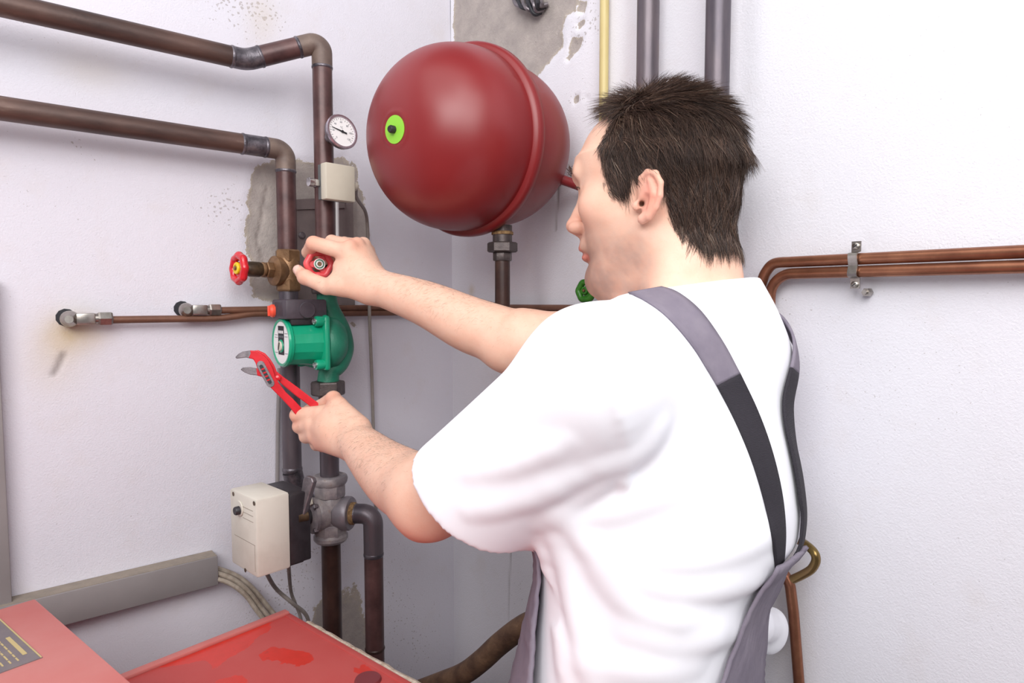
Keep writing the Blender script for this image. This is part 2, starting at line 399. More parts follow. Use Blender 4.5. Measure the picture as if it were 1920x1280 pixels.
wl_stain = [(135, 622, .04, .035, .8), (100, 680, .04, .05, .35), (540, 560, .05, .03, .3), (170, 130, .05, .03, .25), (490, 30, .03, .05, .3)]
wl_crack = [([(500, 352), (492, 392), (488, 420), (480, 450), (490, 475), (492, 500)], .0011), ([(646, 378), (652, 400), (657, 424), (660, 450)], .0011), ([(118, 664), (106, 690), (100, 700)], .0018)]
wall_left = wall('wall_left', 'x', -3.2, 0, 0, 2.7, (-.95, 0, 1.0, 2.05), .005, pl, wl_patch, wl_specks, wl_stain, wl_crack, [], lambda u, z: .0022 * fbm(u * 5, z * 5, 3, 9) * np.clip(-u * 20, 0, 1), M['wall'])
wb_patch = [([(848, -80), (1105, -80), (1078, 20), (1062, 28), (1052, 60), (1056, 84), (1040, 104), (1022, 122), (1000, 150), (990, 260), (850, 260)], .022),
            ([(1086, 0), (1102, 0), (1096, 24), (1082, 22)], .01), ([(1072, 70), (1094, 72), (1088, 92), (1074, 104), (1066, 96)], .012), ([(1060, 108), (1070, 96), (1078, 100), (1066, 116)], .008), ([(1082, 42), (1098, 36), (1096, 46), (1086, 56)], .008),
            ([(1076, 184), (1086, 176), (1086, 190), (1078, 196)], .006), ([(1096, 180), (1104, 182), (1102, 190)], .005)]
wb_specks = [(1095, 60, .03, 1.2), (1085, 180, .03, 1.0), (1110, 30, .03, 1.0), (970, 1100, .05, .5), (900, 1240, .04, .5), (960, 1180, .04, .7), (1480, 560, .03, .4), (1700, 700, .1, .3)]
wb_stain = [(884, 545, .01, .012, .5), (1470, 1160, .03, .1, .25)]
wb_crack = [([(957, 1030), (956, 1075), (955, 1122)], .0008), ([(1048, 352), (1045, 400), (1044, 430)], .0008)]
_g = lambda u, c, s: np.exp(-((u - c) / s) ** 2)
X_ = lambda px: pb(px, 300)[0]
wall_back = wall('wall_back', 'y', 0, 3.2, 0, 2.7, (0, 1.25, .9, 2.15), .005, pb, wb_patch, wb_specks, wb_stain, wb_crack, [], lambda u, z: .0035 * fbm(u * 4, z * 3, 3, 2) * np.clip(u * 20, 0, 1) - .005 * _g(u, X_(1165), .02) - .003 * _g(u, X_(1000), .02) + .002 * _g(u, X_(1085), .05) - .002 * _g(u, X_(1270), .03) - .003 * _g(u, X_(1385), .02), M['wallb'])
fl = MB().box((1.6, -1.6, -.02), (3.2, 3.2, .04)); fo = fl.build('floor', mat('screed_floor', (120, 116, 114), (140, 136, 132), 6, .8, 0, .4, 80), smooth=False); fo['kind'] = 'structure'

# ------------------------------------------------------------------ big steel heating pipes on the left wall
R1 = .0172
def collar(par, m, p, axis, r=R1, w_=.004, h=.0014):
    MB().lathe([(r - .001, -w_), (r + h * .7, -w_ * .5), (r + h, 0), (r + h * .7, w_ * .5), (r - .001, w_)], p, axis, 24).build('weld_bead', m, par)
p2x = .12; P2Y = -.36
def p2(z): return V(p2x, P2Y, z)
ZV2 = 1.5578    # handwheel level
A0 = V(.08, -1.6, 1.906); A1 = V(.08, at(462, 108, x=.08)[1], 1.906)
B2 = at(603, 78, x=p2x); B2 = V(p2x, P2Y, B2[2])
zpump_top = at(626, 560, x=p2x)[2]
t = thing('heating_pipe', 'upper rusty steel heating pipe on left wall with offset bend, dropping past the thermometer', 'pipe', A0)
mb = MB(); up_path = fillet([A0, A1, B2, p2(1.75)], [.05, .042], 9)
mb.tube([A0, A1 - nrm(A1 - A0) * .022], R1, 24); mb.build('pipe_run', M['pipe'], t)
d12 = nrm(B2 - A1)
mb = MB().tube(fillet([A1 - nrm(A1 - A0) * .024, A1, A1 + d12 * .024], .05, 8), R1 + .0004, 24); mb.build('bend', M['weld'], t)
mb = MB().tube([A1 + d12 * .022, B2 - d12 * .04], R1, 24); mb.build('offset_run', M['pipe_red'], t)
mb = MB().tube(fillet([B2 - d12 * .042, B2, B2 - V(0, 0, .045)], .04, 12), R1 + .0006, 24); mb.build('elbow', M['bend'], t)
collar(t, M['weld'], A1 - nrm(A1 - A0) * .024, A1 - A0); collar(t, M['weld'], A1 + d12 * .024, d12); collar(t, M['weld'], B2 - d12 * .042, d12); collar(t, M['weld'], B2 - V(0, 0, .045), (0, 0, 1))
mb = MB().tube([B2 - V(0, 0, .044), p2(ZV2 + .028)], R1, 24); mb.build('riser', M['pipe_red'], t)
# second run
p1x = .058; P1Y = float(at(538, 420, x=p1x)[1])
def p1(z): return V(p1x, P1Y, z)
Z1 = 1.769; zb1 = float(at(538, 470, x=p1x)[2])
C0 = V(p1x, -1.6, Z1); C1 = V(p1x, P1Y, Z1)
t = thing('heating_pipe', 'lower rusty steel heating pipe on left wall, turning down into the bronze valve', 'pipe', C0)
ye = float(at(455, 270, x=p1x)[1])
MB().tube([C0, V(p1x, ye, Z1)], R1, 24).build('pipe_run', M['pipe'], t)
MB().tube([V(p1x, ye, Z1), C1 - V(0, .036, 0)], R1 + .0004, 24).build('sleeve', M['weld'], t)
MB().tube(fillet([C1 - V(0, .038, 0), C1, C1 - V(0, 0, .038)], .034, 12), R1 + .0006, 24).build('elbow', M['bend'], t)
collar(t, M['weld'], V(p1x, ye, Z1), (0, 1, 0)); collar(t, M['weld'], C1 - V(0, .036, 0), (0, 1, 0)); collar(t, M['weld'], C1 - V(0, 0, .038), (0, 0, 1))
MB().tube([C1 - V(0, 0, .037), p1(zb1)], R1, 24).build('riser', M['pipe_red'], t)
# pipe below the bronze valve
zn = float(at(538, 545, x=p1x)[2]); zlow = float(at(540, 885, x=p1x)[2])
t = thing('heating_pipe', 'straight grey steel pipe under the bronze valve, passing behind the pump and red pliers', 'pipe', p1(zlow))
MB().tube([p1(zn), p1(zlow)], R1, 24).build('pipe_run', M['pipe_grey'], t)
collar(t, M['weld'], p1(zlow + .004), (0, 0, 1), w_=.006)
MB().tube(smooth_path([p1(zlow), p1(zlow - .03) + V(.0, .008, 0), p1(zlow - .07) + V(.0, .03, 0), p1(zlow - .11) + V(0, .05, 0)]), R1 + .0008, 24).build('bend', M['weld'], t)

# ------------------------------------------------------------------ bronze valve on pipe one with red handwheel
t = thing('shutoff_valve', 'bronze shut-off valve with red wheel and yellow hub on the left vertical pipe', 'valve', p1(zn))
zc = float(at(538, 508, x=p1x)[2])
MB().hexa(p1(zb1 - .022), (0, 0, 1), .023, .024, rot=.25).build('union_nut', M['brass'], t, angle=25)
MB().hexa(p1(zn - .001), (0, 0, 1), .023, .023, rot=.25).build('union_nut', M['brass'], t, angle=25)
MB().lathe([(.019, -.03), (.021, -.018), (.0215, 0), (.021, .018), (.019, .03)], p1(zc), (0, 0, 1), 28).build('valve_body', M['brass'], t)
sv = V(.14, -1, 0.02); sv = nrm(sv)
MB().lathe([(.016, .0), (.022, .012), (.027, .02), (.027, .028), (.022, .031), (.014, .033)], p1(zc) + V(0, 0, -.001), sv, 30).build('bonnet', M['brass'], t)
mb = MB().hexa(p1(zc) + sv * .032, sv, .0155, .012); mb.lathe([(.0105, .044), (.0135, .047), (.0135, .05), (.0105, .052)], p1(zc), sv, 24); mb.build('gland_nut', M['brass'], t, angle=25)
mb = MB().lathe([(.0115, .052), (.0135, .055), (.0135, .074), (.011, .08), (.006, .081)], p1(zc), sv, 12); mb.build('packing_nut', M['brass_dark'], t)
HC = p1(zc) + sv * .092
MB().tube([p1(zc) + sv * .079, HC + sv * .004], .004, 12).build('stem', M['brass_dark'], t)
def handwheel(C, ax, R, mw, mh, parent, lobes=6, tube_r=.0052, spokes=3, rot=0., hub_r=.0105, hub2=None):
    mb = MB().torus(C, ax, R - tube_r, tube_r, 60, 12, rf=lambda a: 1 + .05 * math.cos(lobes * a))
    mb.build('wheel_rim', mw, parent)
    u, v, a = frame(ax); mb = MB()
    for k in range(spokes):
        th = 2 * math.pi * k / spokes + rot; d = u * math.cos(th) + v * math.sin(th); e = -u * math.sin(th) + v * math.cos(th)
        pl_ = [(hub_r * .6, -.0065), (R * .55, -.0045), (R - tube_r, -.010), (R - tube_r, .010), (R * .55, .0045), (hub_r * .6, .0065)]
        mb.prism(pl_, np.asarray(C) - a * .002, d, e, .004)
    mb.lathe([(hub_r, -.006), (hub_r + .001, -.002), (hub_r, .003)], C, ax, 24)
    mb.build('wheel_web', mw, parent, bev=.001)
    MB().lathe([(hub_r, .002), (hub_r, .005), (hub_r * .9, .0062), (hub_r * .55, .0066), (hub_r * .5, .0052)], C, ax, 28).build('hub_disc', mh, parent)
    if hub2:
        MB().torus(np.asarray(C) + a * .0062, ax, hub_r * .93, hub_r * .09, 32, 8).build('hub_ring', hub2, parent)
        MB().torus(np.asarray(C) + a * .0066, ax, hub_r * .5, hub_r * .13, 32, 8).build('hub_ring', hub2, parent)
    MB().hexa(np.asarray(C) + a * .004, ax, hub_r * .36, .0045).build('hub_screw', M['brass'], parent, angle=20)
handwheel(HC, nrm(V(.12, -1, .03)), .0285, M['red_gloss'], M['yellow'], t, rot=.4, tube_r=.0068, lobes=8)

# ------------------------------------------------------------------ gate valve on pipe two (held wheel)
t = thing('gate_valve', 'bronze gate valve held by the right hand, its worn red wheel with green hub', 'valve', p2(ZV2 - .03))
MB().lathe([(.02, -.03), (.024, -.028), (.024, -.014), (.02, -.012), (.021, .012), (.024, .014), (.024, .028), (.02, .03)], p2(ZV2), (0, 0, 1), 28).build('valve_body', M['brass'], t)
HW = at(598, 495, d=1.098); hx = nrm(V(1, -.25, -.02))
ax2 = nrm(HW - p2(ZV2))
MB().lathe([(.016, .0), (.018, .018), (.018, .024), (.012, .026), (.012, .036), (.008, .038)], p2(ZV2), ax2, 24).build('bonnet', M['brass_dark'], t)
MB().tube([p2(ZV2) + ax2 * .036, HW], .0045, 12).build('stem', M['brass_dark'], t)
M['hubgreen'] = mat('green_hub_disc', (60, 120, 96), (90, 140, 116), 120, .5, 0, 0)
handwheel(HW, hx, .0245, M['red_pale'], M['hubgreen'], t, tube_r=.0055, rot=1.1, hub_r=.0092, hub2=M['white'])

# ------------------------------------------------------------------ thermometer
DC = at(641, 247, x=.175); dn = nrm(V(1, .12, .16))
t = thing('thermometer', 'round dial thermometer with white face clipped to the upright pipe', 'thermometer', DC)
MB().lathe([(.012, -.03), (.012, -.012), (.0262, -.012), (.0285, -.008), (.0285, -.0015), (.0268, -.0012)], DC, dn, 40).build('case', M['steel_dull'], t)
MB().lathe([(.0268, -.003), (.0300, -.002), (.0304, .001), (.0292, .0032), (.0262, .0028), (.0255, .0005)], DC, dn, 48, cap=False).build('bezel', M['chrome'], t)
MB().lathe([(.0262, -.0008), (.0262, .0004)], DC, dn, 48).build('dial', M['white'], t)
u, v, a = frame(dn); u, v = (u, v) if v[2] > 0 else (-u, -v)
ru = np.cross(v, a)   # rightwards seen from the front
def dial(ang, r, h=.0008): return DC + a * h + (v * math.cos(ang) + ru * math.sin(ang)) * r
MB().tube([DC + a * -.03, p2(DC[2] - .004) ], .009, 16).build('pocket', M['steel_dull'], t)
for k in range(25):
    ang = math.radians(-135 + 270 * k / 24); L = .0036 if k % 2 == 0 else .002
    e = np.cross(a, nrm(dial(ang, 1) - dial(ang, 0)))
    MB().prism([(.0235 - L, -.00025), (.0235, -.00025), (.0235, .00025), (.0235 - L, .00025)], DC + a * .0004, nrm(dial(ang, 1) - dial(ang, 0)), e, .0003).build('tick_mark', M['ink'], t, smooth=False)
for k, s_ in enumerate(['0', '20', '40', '60', '80', '100', '120']):
    ang = math.radians(-135 + 45 * k); text(s_, .0046, dial(ang, .0168, .0006), ru, v, M['ink_grey'], t, 'numeral')
text('°C', .0052, dial(0, .007, .0006), ru, v, M['ink_grey'], t, 'numeral')
na = math.radians(-76); nd = nrm(dial(na, 1) - dial(na, 0)); ne = np.cross(a, nd)
MB().prism([(-.009, -.0014), (0, -.0012), (.021, -.0004), (.021, .0004), (0, .0012), (-.009, .0014)], DC + a * .0016, nd, ne, .0005).lathe([(.0022, .001), (.0022, .003)], DC, dn, 16).build('needle', M['ink'], t, smooth=False)

# ------------------------------------------------------------------ contact thermostat box on pipe two
bc = at(634, 343, x=.168); t = thing('pipe_thermostat', 'small beige sensor box with grey back strapped to the upright pipe', 'thermostat', bc)
ryaw = math.radians(7); Rb = np.array([[math.cos(ryaw), math.sin(ryaw), 0], [-math.sin(ryaw), math.cos(ryaw), 0], [0, 0, 1]])
sh = .062; swd = .058
MB().box(bc, (.018, swd, sh), Rb, .0022).build('cover', M['beige'], t)
MB().box(bc - Rb[0] * .0145, (.011, swd - .003, sh - .002), Rb, .001).build('back_plate', M['grey_plastic'], t)
mb = MB(); q = bc - Rb[0] * .016 + Rb[1] * (-swd / 2 - .006) - V(0, 0, .002)
mb.box(q, (.010, .014, .011), Rb, .001); mb.lathe([(.0075, -.004), (.0075, .004), (.005, .005)], q - Rb[1] * .009, -Rb[1], 14); mb.build('clamp_screw', M['steel'], t)
mb = MB().torus(p2(bc[2] - .002), (0, 0, 1), R1 + .001, .0012, 32, 8); mb.build('strap', M['steel'], t)
q = bc - Rb[0] * .004 + Rb[1] * (swd / 2 + .002)
MB().lathe([(.0085, -.002), (.0085, .006), (.0065, .009)], q - V(0, 0, .001), Rb[1], 16).build('cable_gland', M['beige'], t)
gl = q + Rb[1] * .008 - V(0, 0, .004)
MB().box(q - Rb[1] * .001 + V(.006, 0, .002), (.006, .003, .009), Rb).build('latch_slot', M['black'], t)

cb = [gl, gl + V(-.03, .016, -.012), at(686, 400, x=.05), at(690, 450, x=.03), at(692, 520, x=.03), at(693, 600, x=.035), at(697, 700, x=.025), at(700, 800, x=.02), at(704, 900, x=.02), at(705, 985, x=.02)]
o = MB().tube(smooth_path(cb, 10), .0034, 10).build('cable', M['cable']); tag(o, 'thin grey cable hanging from the small beige sensor box down the wall', 'cable')
o = MB().tube([at(632, 378, x=.03), at(633, 470, x=.03), at(634, 545, x=.03)], .0033, 10).build('conduit', M['white']); tag(o, 'short thin white tube right behind the upright pipe at the mortar patch', 'tube')
o = MB().tube([at(524, 690, x=.012), at(521, 800, x=.012), at(520, 905, x=.012), at(520, 960, x=.012)], .0038, 10).build('conduit', M['trunk']); tag(o, 'thin grey conduit on wall left of the straight grey pipe', 'conduit')

# ------------------------------------------------------------------ cover plate in the mortar patch
t = thing('cover_plate', 'grey metal cover plate with bolt in the mortar patch behind the pipes', 'plate', at(600, 560, x=.0))
pp = [at(*q, x=.002)[1:] for q in [(556, 376), (660, 372), (664, 575), (552, 575)]]
MB().prism([(p[0], p[1]) for p in pp], (.001, 0, 0), (0, 1, 0), (0, 0, 1), .005).build('plate_sheet', M['plate'], t, smooth=False)
pp = [at(*q, x=.008)[1:] for q in [(552, 374), (645, 369), (646, 390), (552, 393)]]
MB().prism([(p[0], p[1]) for p in pp], (.006, 0, 0), (0, 1, 0), (0, 0, 1), .004).build('top_lip', M['plate'], t, smooth=False)
q = at(566, 441, x=.008); MB().lathe([(.0065, -.002), (.0065, .002), (.0045, .0045), (.001, .005)], q, (1, 0, 0), 16).build('bolt', M['steel_dull'], t)

# ------------------------------------------------------------------ circulation pump
PZ = float(at(578, 640, x=p2x)[2])
t = thing('circulation_pump', 'green circulation pump with black terminal box on the upright pipe', 'pump', p2(PZ))
pc = p2(PZ)
zt, zbn = float(at(626, 548, x=p2x)[2]), float(at(617, 716, x=p2x)[2])
# volute and necks (swept, swelling tube bowing to the right) 
path = smooth_path([p2(zt), p2(zt - .02) + V(0, .002, 0), pc + V(0, .006, .050), pc + V(0, .018, .020), pc + V(0, .024, -.012), pc + V(0, .018, -.038), pc + V(0, .004, -.056), p2(zbn)], 6)
nn = len(path); rr = np.interp(np.linspace(0, 1, nn), [0, .14, .3, .45, .58, .72, .88, 1], [.0175, .018, .021, .025, .026, .023, .019, .0195])
mb = MB().tube(path, list(rr), 24); mb.lathe([(.030, -.004), (.046, -.002), (.05, .006), (.048, .022), (.036, .036), (.01, .04)], pc + V(0, -.012, -.002), (0, 1, 0), 36)
mb.build('volute', M['green_dull'], t)
yv = P2Y - .016
MB().box(V(p2x, yv - .004, PZ - .001), (.096, .012, .098), None, .006).build('flange', M['green'], t)
mb = MB()
yend = float(at(530, 637, x=p2x)[1])
L0 = abs(yend - (yv - .008))
o_m = V(p2x, yv - .008, PZ)
mb.lathe([(.044, 0), (.0425, .012), (.0408, .02), (.0400, L0 - .01), (.0400, L0)], o_m, (0, -1, 0), 16); mb.build('motor_housing', M['green'], t, angle=14)
MB().lathe([(.0398, L0 - .006), (.0425, L0 - .004), (.0428, L0 + .001), (.0405, L0 + .004), (.037, L0 + .0035), (.0365, L0 + .001)], o_m, (0, -1, 0), 48).build('end_ring', M['green'], t)
fc = o_m - V(0, L0 + .0015, 0)
MB().lathe([(.0372, 0), (.0372, .001)], fc, (0, -1, 0), 48).build('name_plate', M['white'], t)
# print on plate: x to the right when seen from -y
ux, uz = V(1, 0, 0), V(0, 0, 1); fp = fc - V(0, .0013, 0)
def onface(a_, b_, w_, h_, m, nm, dy=0): return MB().box(fp + ux * a_ + uz * b_ - V(0, dy, 0), (w_, .0004, h_)).build(nm, m, t, smooth=False)
onface(0, .004, .026, .05, M['ink'], 'printed_panel')
for k in range(3): onface(-.0075 + k * .0075, .0185, .005, .005, M['white'], 'printed_square', .0003)
for k in range(3): onface(-.0075 + k * .0075, .0105, .004, .003, M['ink_grey'], 'printed_square', .0003)
MB().torus(fp + uz * -.006, (0, -1, 0), .0098, .0018, 32, 8).build('selector_ring', M['green'], t)
mb = MB().lathe([(.0085, 0), (.0085, .003), (.0075, .004)], fp + uz * -.006, (0, -1, 0), 24); mb.build('selector_knob', M['beige'], t)
MB().box(fp + uz * -.006 - V(0, .0045, 0), (.0022, .001, .014), np.array([[.94, 0, -.34], [0, 1, 0], [.34, 0, .94]])).build('selector_slot', M['ink'], t, smooth=False)
for (b_, s1) in ((.0165, 1), (.011, 1), (.0085, -1), (-.018, 1), (-.018, -1), (.013, -1)): onface(s1 * .0225, b_, .013, .0007, M['ink_grey'], 'printed_line')
for (dx, dz) in ((.038, .038), (-.038, .038), (.038, -.038), (-.038, -.038)):
    q = V(p2x + dx, yv - .009, PZ - .001 + dz)
    MB().lathe([(.0085, -.002), (.0095, .01), (.0085, .014)], q, (0, -1, 0), 20).build('bolt_boss', M['green'], t)
    MB().lathe([(.0055, .013), (.0055, .017), (.0035, .018), (.003, .015)], q, (0, -1, 0), 16).build('bolt', M['steel'], t)
tb = V(p2x + .003, (yv - .01 + yend) / 2 + .002, PZ + .058)
MB().box(tb, (.066, .074, .034), None, .004).build('terminal_box', M['charcoal'], t)
MB().box(tb - V(-.002, -.004, .020), (.052, .06, .014), None, .002).build('terminal_base', M['black'], t)
MB().lathe([(.014, 0), (.0145, .002), (.0135, .0035), (.004, .004)], tb + V(.033, -.0, -.001), (1, 0, 0), 28).build('cable_blank', M['charcoal'], t)
mb = MB()
for k in range(8): mb.box(tb + V(-.02 + .0045 * k + .005, -.0372, .0), (.0018, .0012, .024))
mb.build('ribs', M['charcoal'], t, smooth=False)
MB().lathe([(.011, -.002), (.0115, .004), (.009, .008)], tb + V(-.022, -.037, -.003), (-.1, -1, 0), 20).build('vent_plug', M['orange'], t)
MB().box(tb + V(-.022, -.046, -.003), (.004, .004, .018), None, .001).build('plug_grip', M['orange'], t)
# union nut + pipe below
t = thing('union_nut', 'black iron hexagonal union nut directly under the green pump', 'nut', p2(zbn - .024))
MB().hexa(p2(zbn - .024), (0, 0, 1), .0305, .026, rot=.62, ch=.06).build('nut_body', M['iron'], t, angle=25, bev=.001)
zva = float(at(617, 895, x=p2x)[2])
o = MB().tube([p2(zbn - .02), p2(zva - .01)], R1, 24).build('steel_pipe', M['pipe_grey']); tag(o, 'short dark steel pipe between the left hand and the grey mixing valve', 'pipe')
o = MB().lathe([(.0245, 0), (.026, .003), (.026, .014), (.0235, .018), (.0235, .03)], p2(zt - .003), (0, 0, 1), 24).build('union_nut', M['iron']); tag(o, 'iron coupling on top of the green pump behind the right hand', 'nut')

# ------------------------------------------------------------------ mixing valve + actuator
VZ = float(at(622, 958, x=p2x)[2]); vc = p2(VZ)
t = thing('mixing_valve', 'grey cast three-way mixing valve under the pump', 'valve', vc)
zv1 = float(at(622, 1008, x=p2x)[2])
mb = MB().lathe([(.022, zv1 - VZ - .002), (.026, zv1 - VZ + .004), (.026, zv1 - VZ + .012), (.024, zv1 - VZ + .02), (.026, -.022), (.029, 0), (.027, .022), (.023, .032)], vc, (0, 0, 1), 32)
mb.build('valve_body', M['cast'], t)
mb = MB().hexa(p2(zva - .034), (0, 0, 1), .029, .03, n=8, ch=.03); mb.lathe([(.029, -.012), (.0315, -.008), (.0325, -.002), (.031, .003), (.026, .005), (.019, .004)], p2(zva), (0, 0, 1), 32); mb.build('top_port', M['cast'], t, angle=30)
mb = MB().hexa(p2(zv1 + .004), (0, 0, 1), .0295, .026, n=8, ch=.03); mb.lathe([(.019, -.006), (.027, -.005), (.031, 0), (.031, .006), (.028, .010)], p2(zv1), (0, 0, 1), 32); mb.build('bottom_port', M['cast'], t, angle=30)
sp = at(652, 962, x=p2x + .024); sd = nrm(V(.72, .62, 0.02)); s0 = vc + V(0, 0, sp[2] - VZ)
MB().lathe([(.026, .008), (.029, .022), (.031, .030), (.031, .038), (.029, .041), (.018, .042)], s0, sd, 36).build('side_port', M['cast_face'], t)
MB().lathe([(.0205, .040), (.0205, .046), (.0185, .05)], s0, sd, 28).build('thread_seal', M['rust_thread'], t)
MB().lathe([(.03, .012), (.031, .026), (.029, .030), (.033, .032), (.033, .038), (.02, .04)], vc, (0, -1, 0), 28).build('cover_flange', M['cast'], t)
for k in range(4):
    th = math.radians(45 + 90 * k); q = vc + V(math.cos(th) * .031, -.034, math.sin(th) * .031)
    MB().hexa(q, (0, -1, 0), .0055, .008).build('bolt', M['steel_dull'], t, angle=25)
MB().box(vc + V(.006, -.045, .034), (.034, .003, .026), np.array([[.9, 0, .43], [0, 1, 0], [-.43, 0, .9]]), .001).build('scale_plate', M['beige'], t)
text('12', .012, vc + V(.014, -.0475, .035), (1, 0, .3), (-.3, 0, 1), M['ink'], t, 'numeral')
MB().box(vc + V(-.005, -.052, -.03), (.03, .012, .05), None, .003).build('bracket', M['steel_dull'], t)
MB().lathe([(.014, .035), (.014, .06)], vc, (0, -1, 0), 16).build('spindle', M['black'], t)
# outlet elbow pipe on the right
po = s0 + sd * .044; ex = at(698, 1040, d=1.115)
el = s0 + sd * .083
t = thing('steel_pipe', 'rusty steel pipe curving down from the mixing valve side port', 'pipe', V(el[0], el[1], .9))
pth = fillet([po, el, V(el[0], el[1], el[2] - .075)], .055, 12)
MB().tube(pth, R1 + .0008, 24).build('elbow', M['pipe_grey'], t)
collar(t, M['weld'], V(el[0], el[1], el[2] - .075), (0, 0, 1), w_=.006); collar(t, M['weld'], po + sd * .006, sd)
MB().tube([V(el[0], el[1], el[2] - .073), V(el[0], el[1], .55)], R1, 24).build('pipe_run', M['pipe_red'], t)
zz = float(at(703, 1215, x=el[0])[2]); collar(t, M['pipe_dark'], V(el[0], el[1], zz), (0, 0, 1), w_=.004)
t = thing('steel_pipe', 'dark brown steel pipe straight below the mixing valve', 'pipe', p2(.55))
MB().tube([p2(zv1), p2(.55)], R1 + .0004, 24).build('pipe_run', M['pipe_dark'], t)

# actuator
ya = math.radians(-7); Ra = np.array([[math.cos(ya), -math.sin(ya), 0], [math.sin(ya), math.cos(ya), 0], [0, 0, 1]])
tr = at(479, 937, d=.965)
aw, ad1, ad2, ah = .088, .054, .036, .119
# local axes: Ra[0] ~ +x (out of wall), Ra[1] ~ +y (towards valve)
t = thing('valve_actuator', 'boxy beige and black motor actuator with black knob beside the mixing valve', 'actuator', tr)
cc = tr - Ra[0] * aw / 2 + Ra[1] * ad1 / 2 - V(0, 0, ah / 2)
MB().box(cc, (aw, ad1, ah), Ra, .004).build('cover', M['beige_dirty'], t)
c2 = tr - Ra[0] * (aw / 2) + Ra[1] * (ad1 + ad2 / 2) - V(0, 0, ah / 2 + .001)
MB().box(c2, (aw - .003, ad2, ah - .008), Ra, .003).box(c2 + Ra[1] * 0 - V(0, 0, ah / 2), (aw * .5, ad2 * .9, .012), Ra, .002).build('base_housing', M['black'], t)
MB().box(c2 + Ra[1] * (ad2 / 2 + .008) - Ra[0] * .02, (.03, .024, .04), Ra, .004).build('adapter', M['black'], t)
def onact(u_, z_, out=0.): return tr - Ra[0] * u_ - V(0, 0, z_) - Ra[1] * out
MB().lathe([(.011, 0), (.012, .001), (.0115, .002), (.009, .0022)], onact(.052, .024), -Ra[1], 28).build('knob_ring', M['beige_dirty'], t)
MB().lathe([(.0065, 0), (.0065, .008), (.0055, .0095)], onact(.050, .026), -Ra[1], 20).build('knob', M['black'], t)
for (u_, z_) in ((.0045, .006), (.0735, .006), (.039, .117)):
    MB().lathe([(.003, 0), (.0034, .0005), (.002, .0006)], onact(u_, z_), -Ra[1], 14).build('screw', M['brass_dark'], t)
for (a_, b_, c_, d_) in ((.074, .074, .066, .074), (.070, .0058, .0665, .074)): pass
for (u_, z_, w_, h_) in ((.039, .070, .068, .0007), (.0058, .09, .0007, .04), (.026, .019, .034, .0006), (.026, .027, .034, .0006), (.026, .036, .034, .0006)):
    MB().box(onact(u_, z_, .0001), (w_, .0004, h_), Ra).build('engraved_line', M['dust'], t, smooth=False)
# lever
la, lb = at(566, 968, d=1.03), at(583, 893, d=1.03)
t2 = thing('lever', 'grey metal hand lever standing between the actuator and mixing valve', 'lever', la)
u_ = nrm(lb - la); v_ = nrm(np.cross(u_, V(-.45, .9, .0))); LL = float(np.linalg.norm(lb - la)); w_ = np.cross(u_, v_)
MB().prism([(0, -.006), (LL * .3, -.007), (LL * .92, -.0105), (LL, -.006), (LL, .006), (LL * .92, .0105), (LL * .3, .007), (0, .006)], la - w_ * .005, u_, v_, .010).build('lever_arm', M['steel_dull'], t2, smooth=False, bev=.002)
MB().lathe([(.009, -.008), (.009, .008)], la, (0, 1, 0), 20).build('lever_hub', M['brass_dark'], t2)

# ------------------------------------------------------------------ trunking + cables
ytr0, ytr1 = -1.6, float(at(409, 1060, x=.035)[1])
zt0 = float(at(409, 1042, x=.035)[2]); zt1 = float(at(409, 1096, x=.035)[2])
t = thing('cable_trunking', 'grey horizontal cable trunking on the wall above the boiler', 'trunking', V(0, ytr0, zt1))
MB().box((.0175, (ytr0 + ytr1) / 2, (zt0 + zt1) / 2), (.035, ytr1 - ytr0, zt0 - zt1), None, .0015).build('channel', M['trunk'], t)
MB().box((.0165, (ytr0 + ytr1) / 2, zt0 + .0004), (.031, ytr1 - ytr0 - .002, .001)).build('dust_layer', M['dust'], t)
xv = float(at(16, 1000, x=.02)[1])
o = MB().box((.0125, xv - .03, 1.2), (.025, .06, .66), None, .002).build('cable_trunking', M['trunk']); tag(o, 'vertical grey trunking on the wall at left picture edge', 'trunking')
def cable(pts, r, m, label, grp=None):
    o = MB().tube(smooth_path(pts, 8), r, 10).build('cable', m); tag(o, label, 'cable', grp); return o
y0 = ytr1 - .01
cable([V(.012, y0, zt1 + .03), at(440, 1078, x=.02), at(470, 1100, x=.03), at(500, 1135, x=.04), at(525, 1170, x=.05), at(530, 1220, x=.05)], .0048, M['cable_dirty'], 'dirty cable leaving trunking end, topmost of the three beside boiler')
cable([V(.022, y0, zt1 + .024), at(436, 1085, x=.035), at(465, 1108, x=.045), at(490, 1140, x=.055), at(512, 1170, x=.06), at(520, 1220, x=.06)], .0044, M['cable_dirty'], 'dirty cable leaving trunking end, middle of the three beside boiler')
cable([V(.026, y0, zt1 + .014), at(432, 1094, x=.04), at(460, 1115, x=.05), at(480, 1142, x=.06), at(498, 1170, x=.065), at(505, 1220, x=.065)], .0042, M['cable_dirty'], 'dirty cable leaving trunking end, lowest of the three beside boiler')
ab = c2 - V(0, 0, ah / 2)
cable([cc - V(0, 0, ah / 2 - .006) - Ra[0] * .0, at(515, 1100, x=.09), at(548, 1130, x=.08), at(572, 1150, x=.07), at(580, 1175, x=.06), at(582, 1230, x=.05)], .0036, M['cable'], 'grey cable from under the beige actuator cover curving to the boiler corner')
cable([ab + V(0, 0, .002), at(545, 1105, x=.08), at(553, 1130, x=.06), at(564, 1160, x=.05), at(570, 1220, x=.05)], .0032, M['cable'], 'grey cable from the black actuator base dropping behind the boiler')

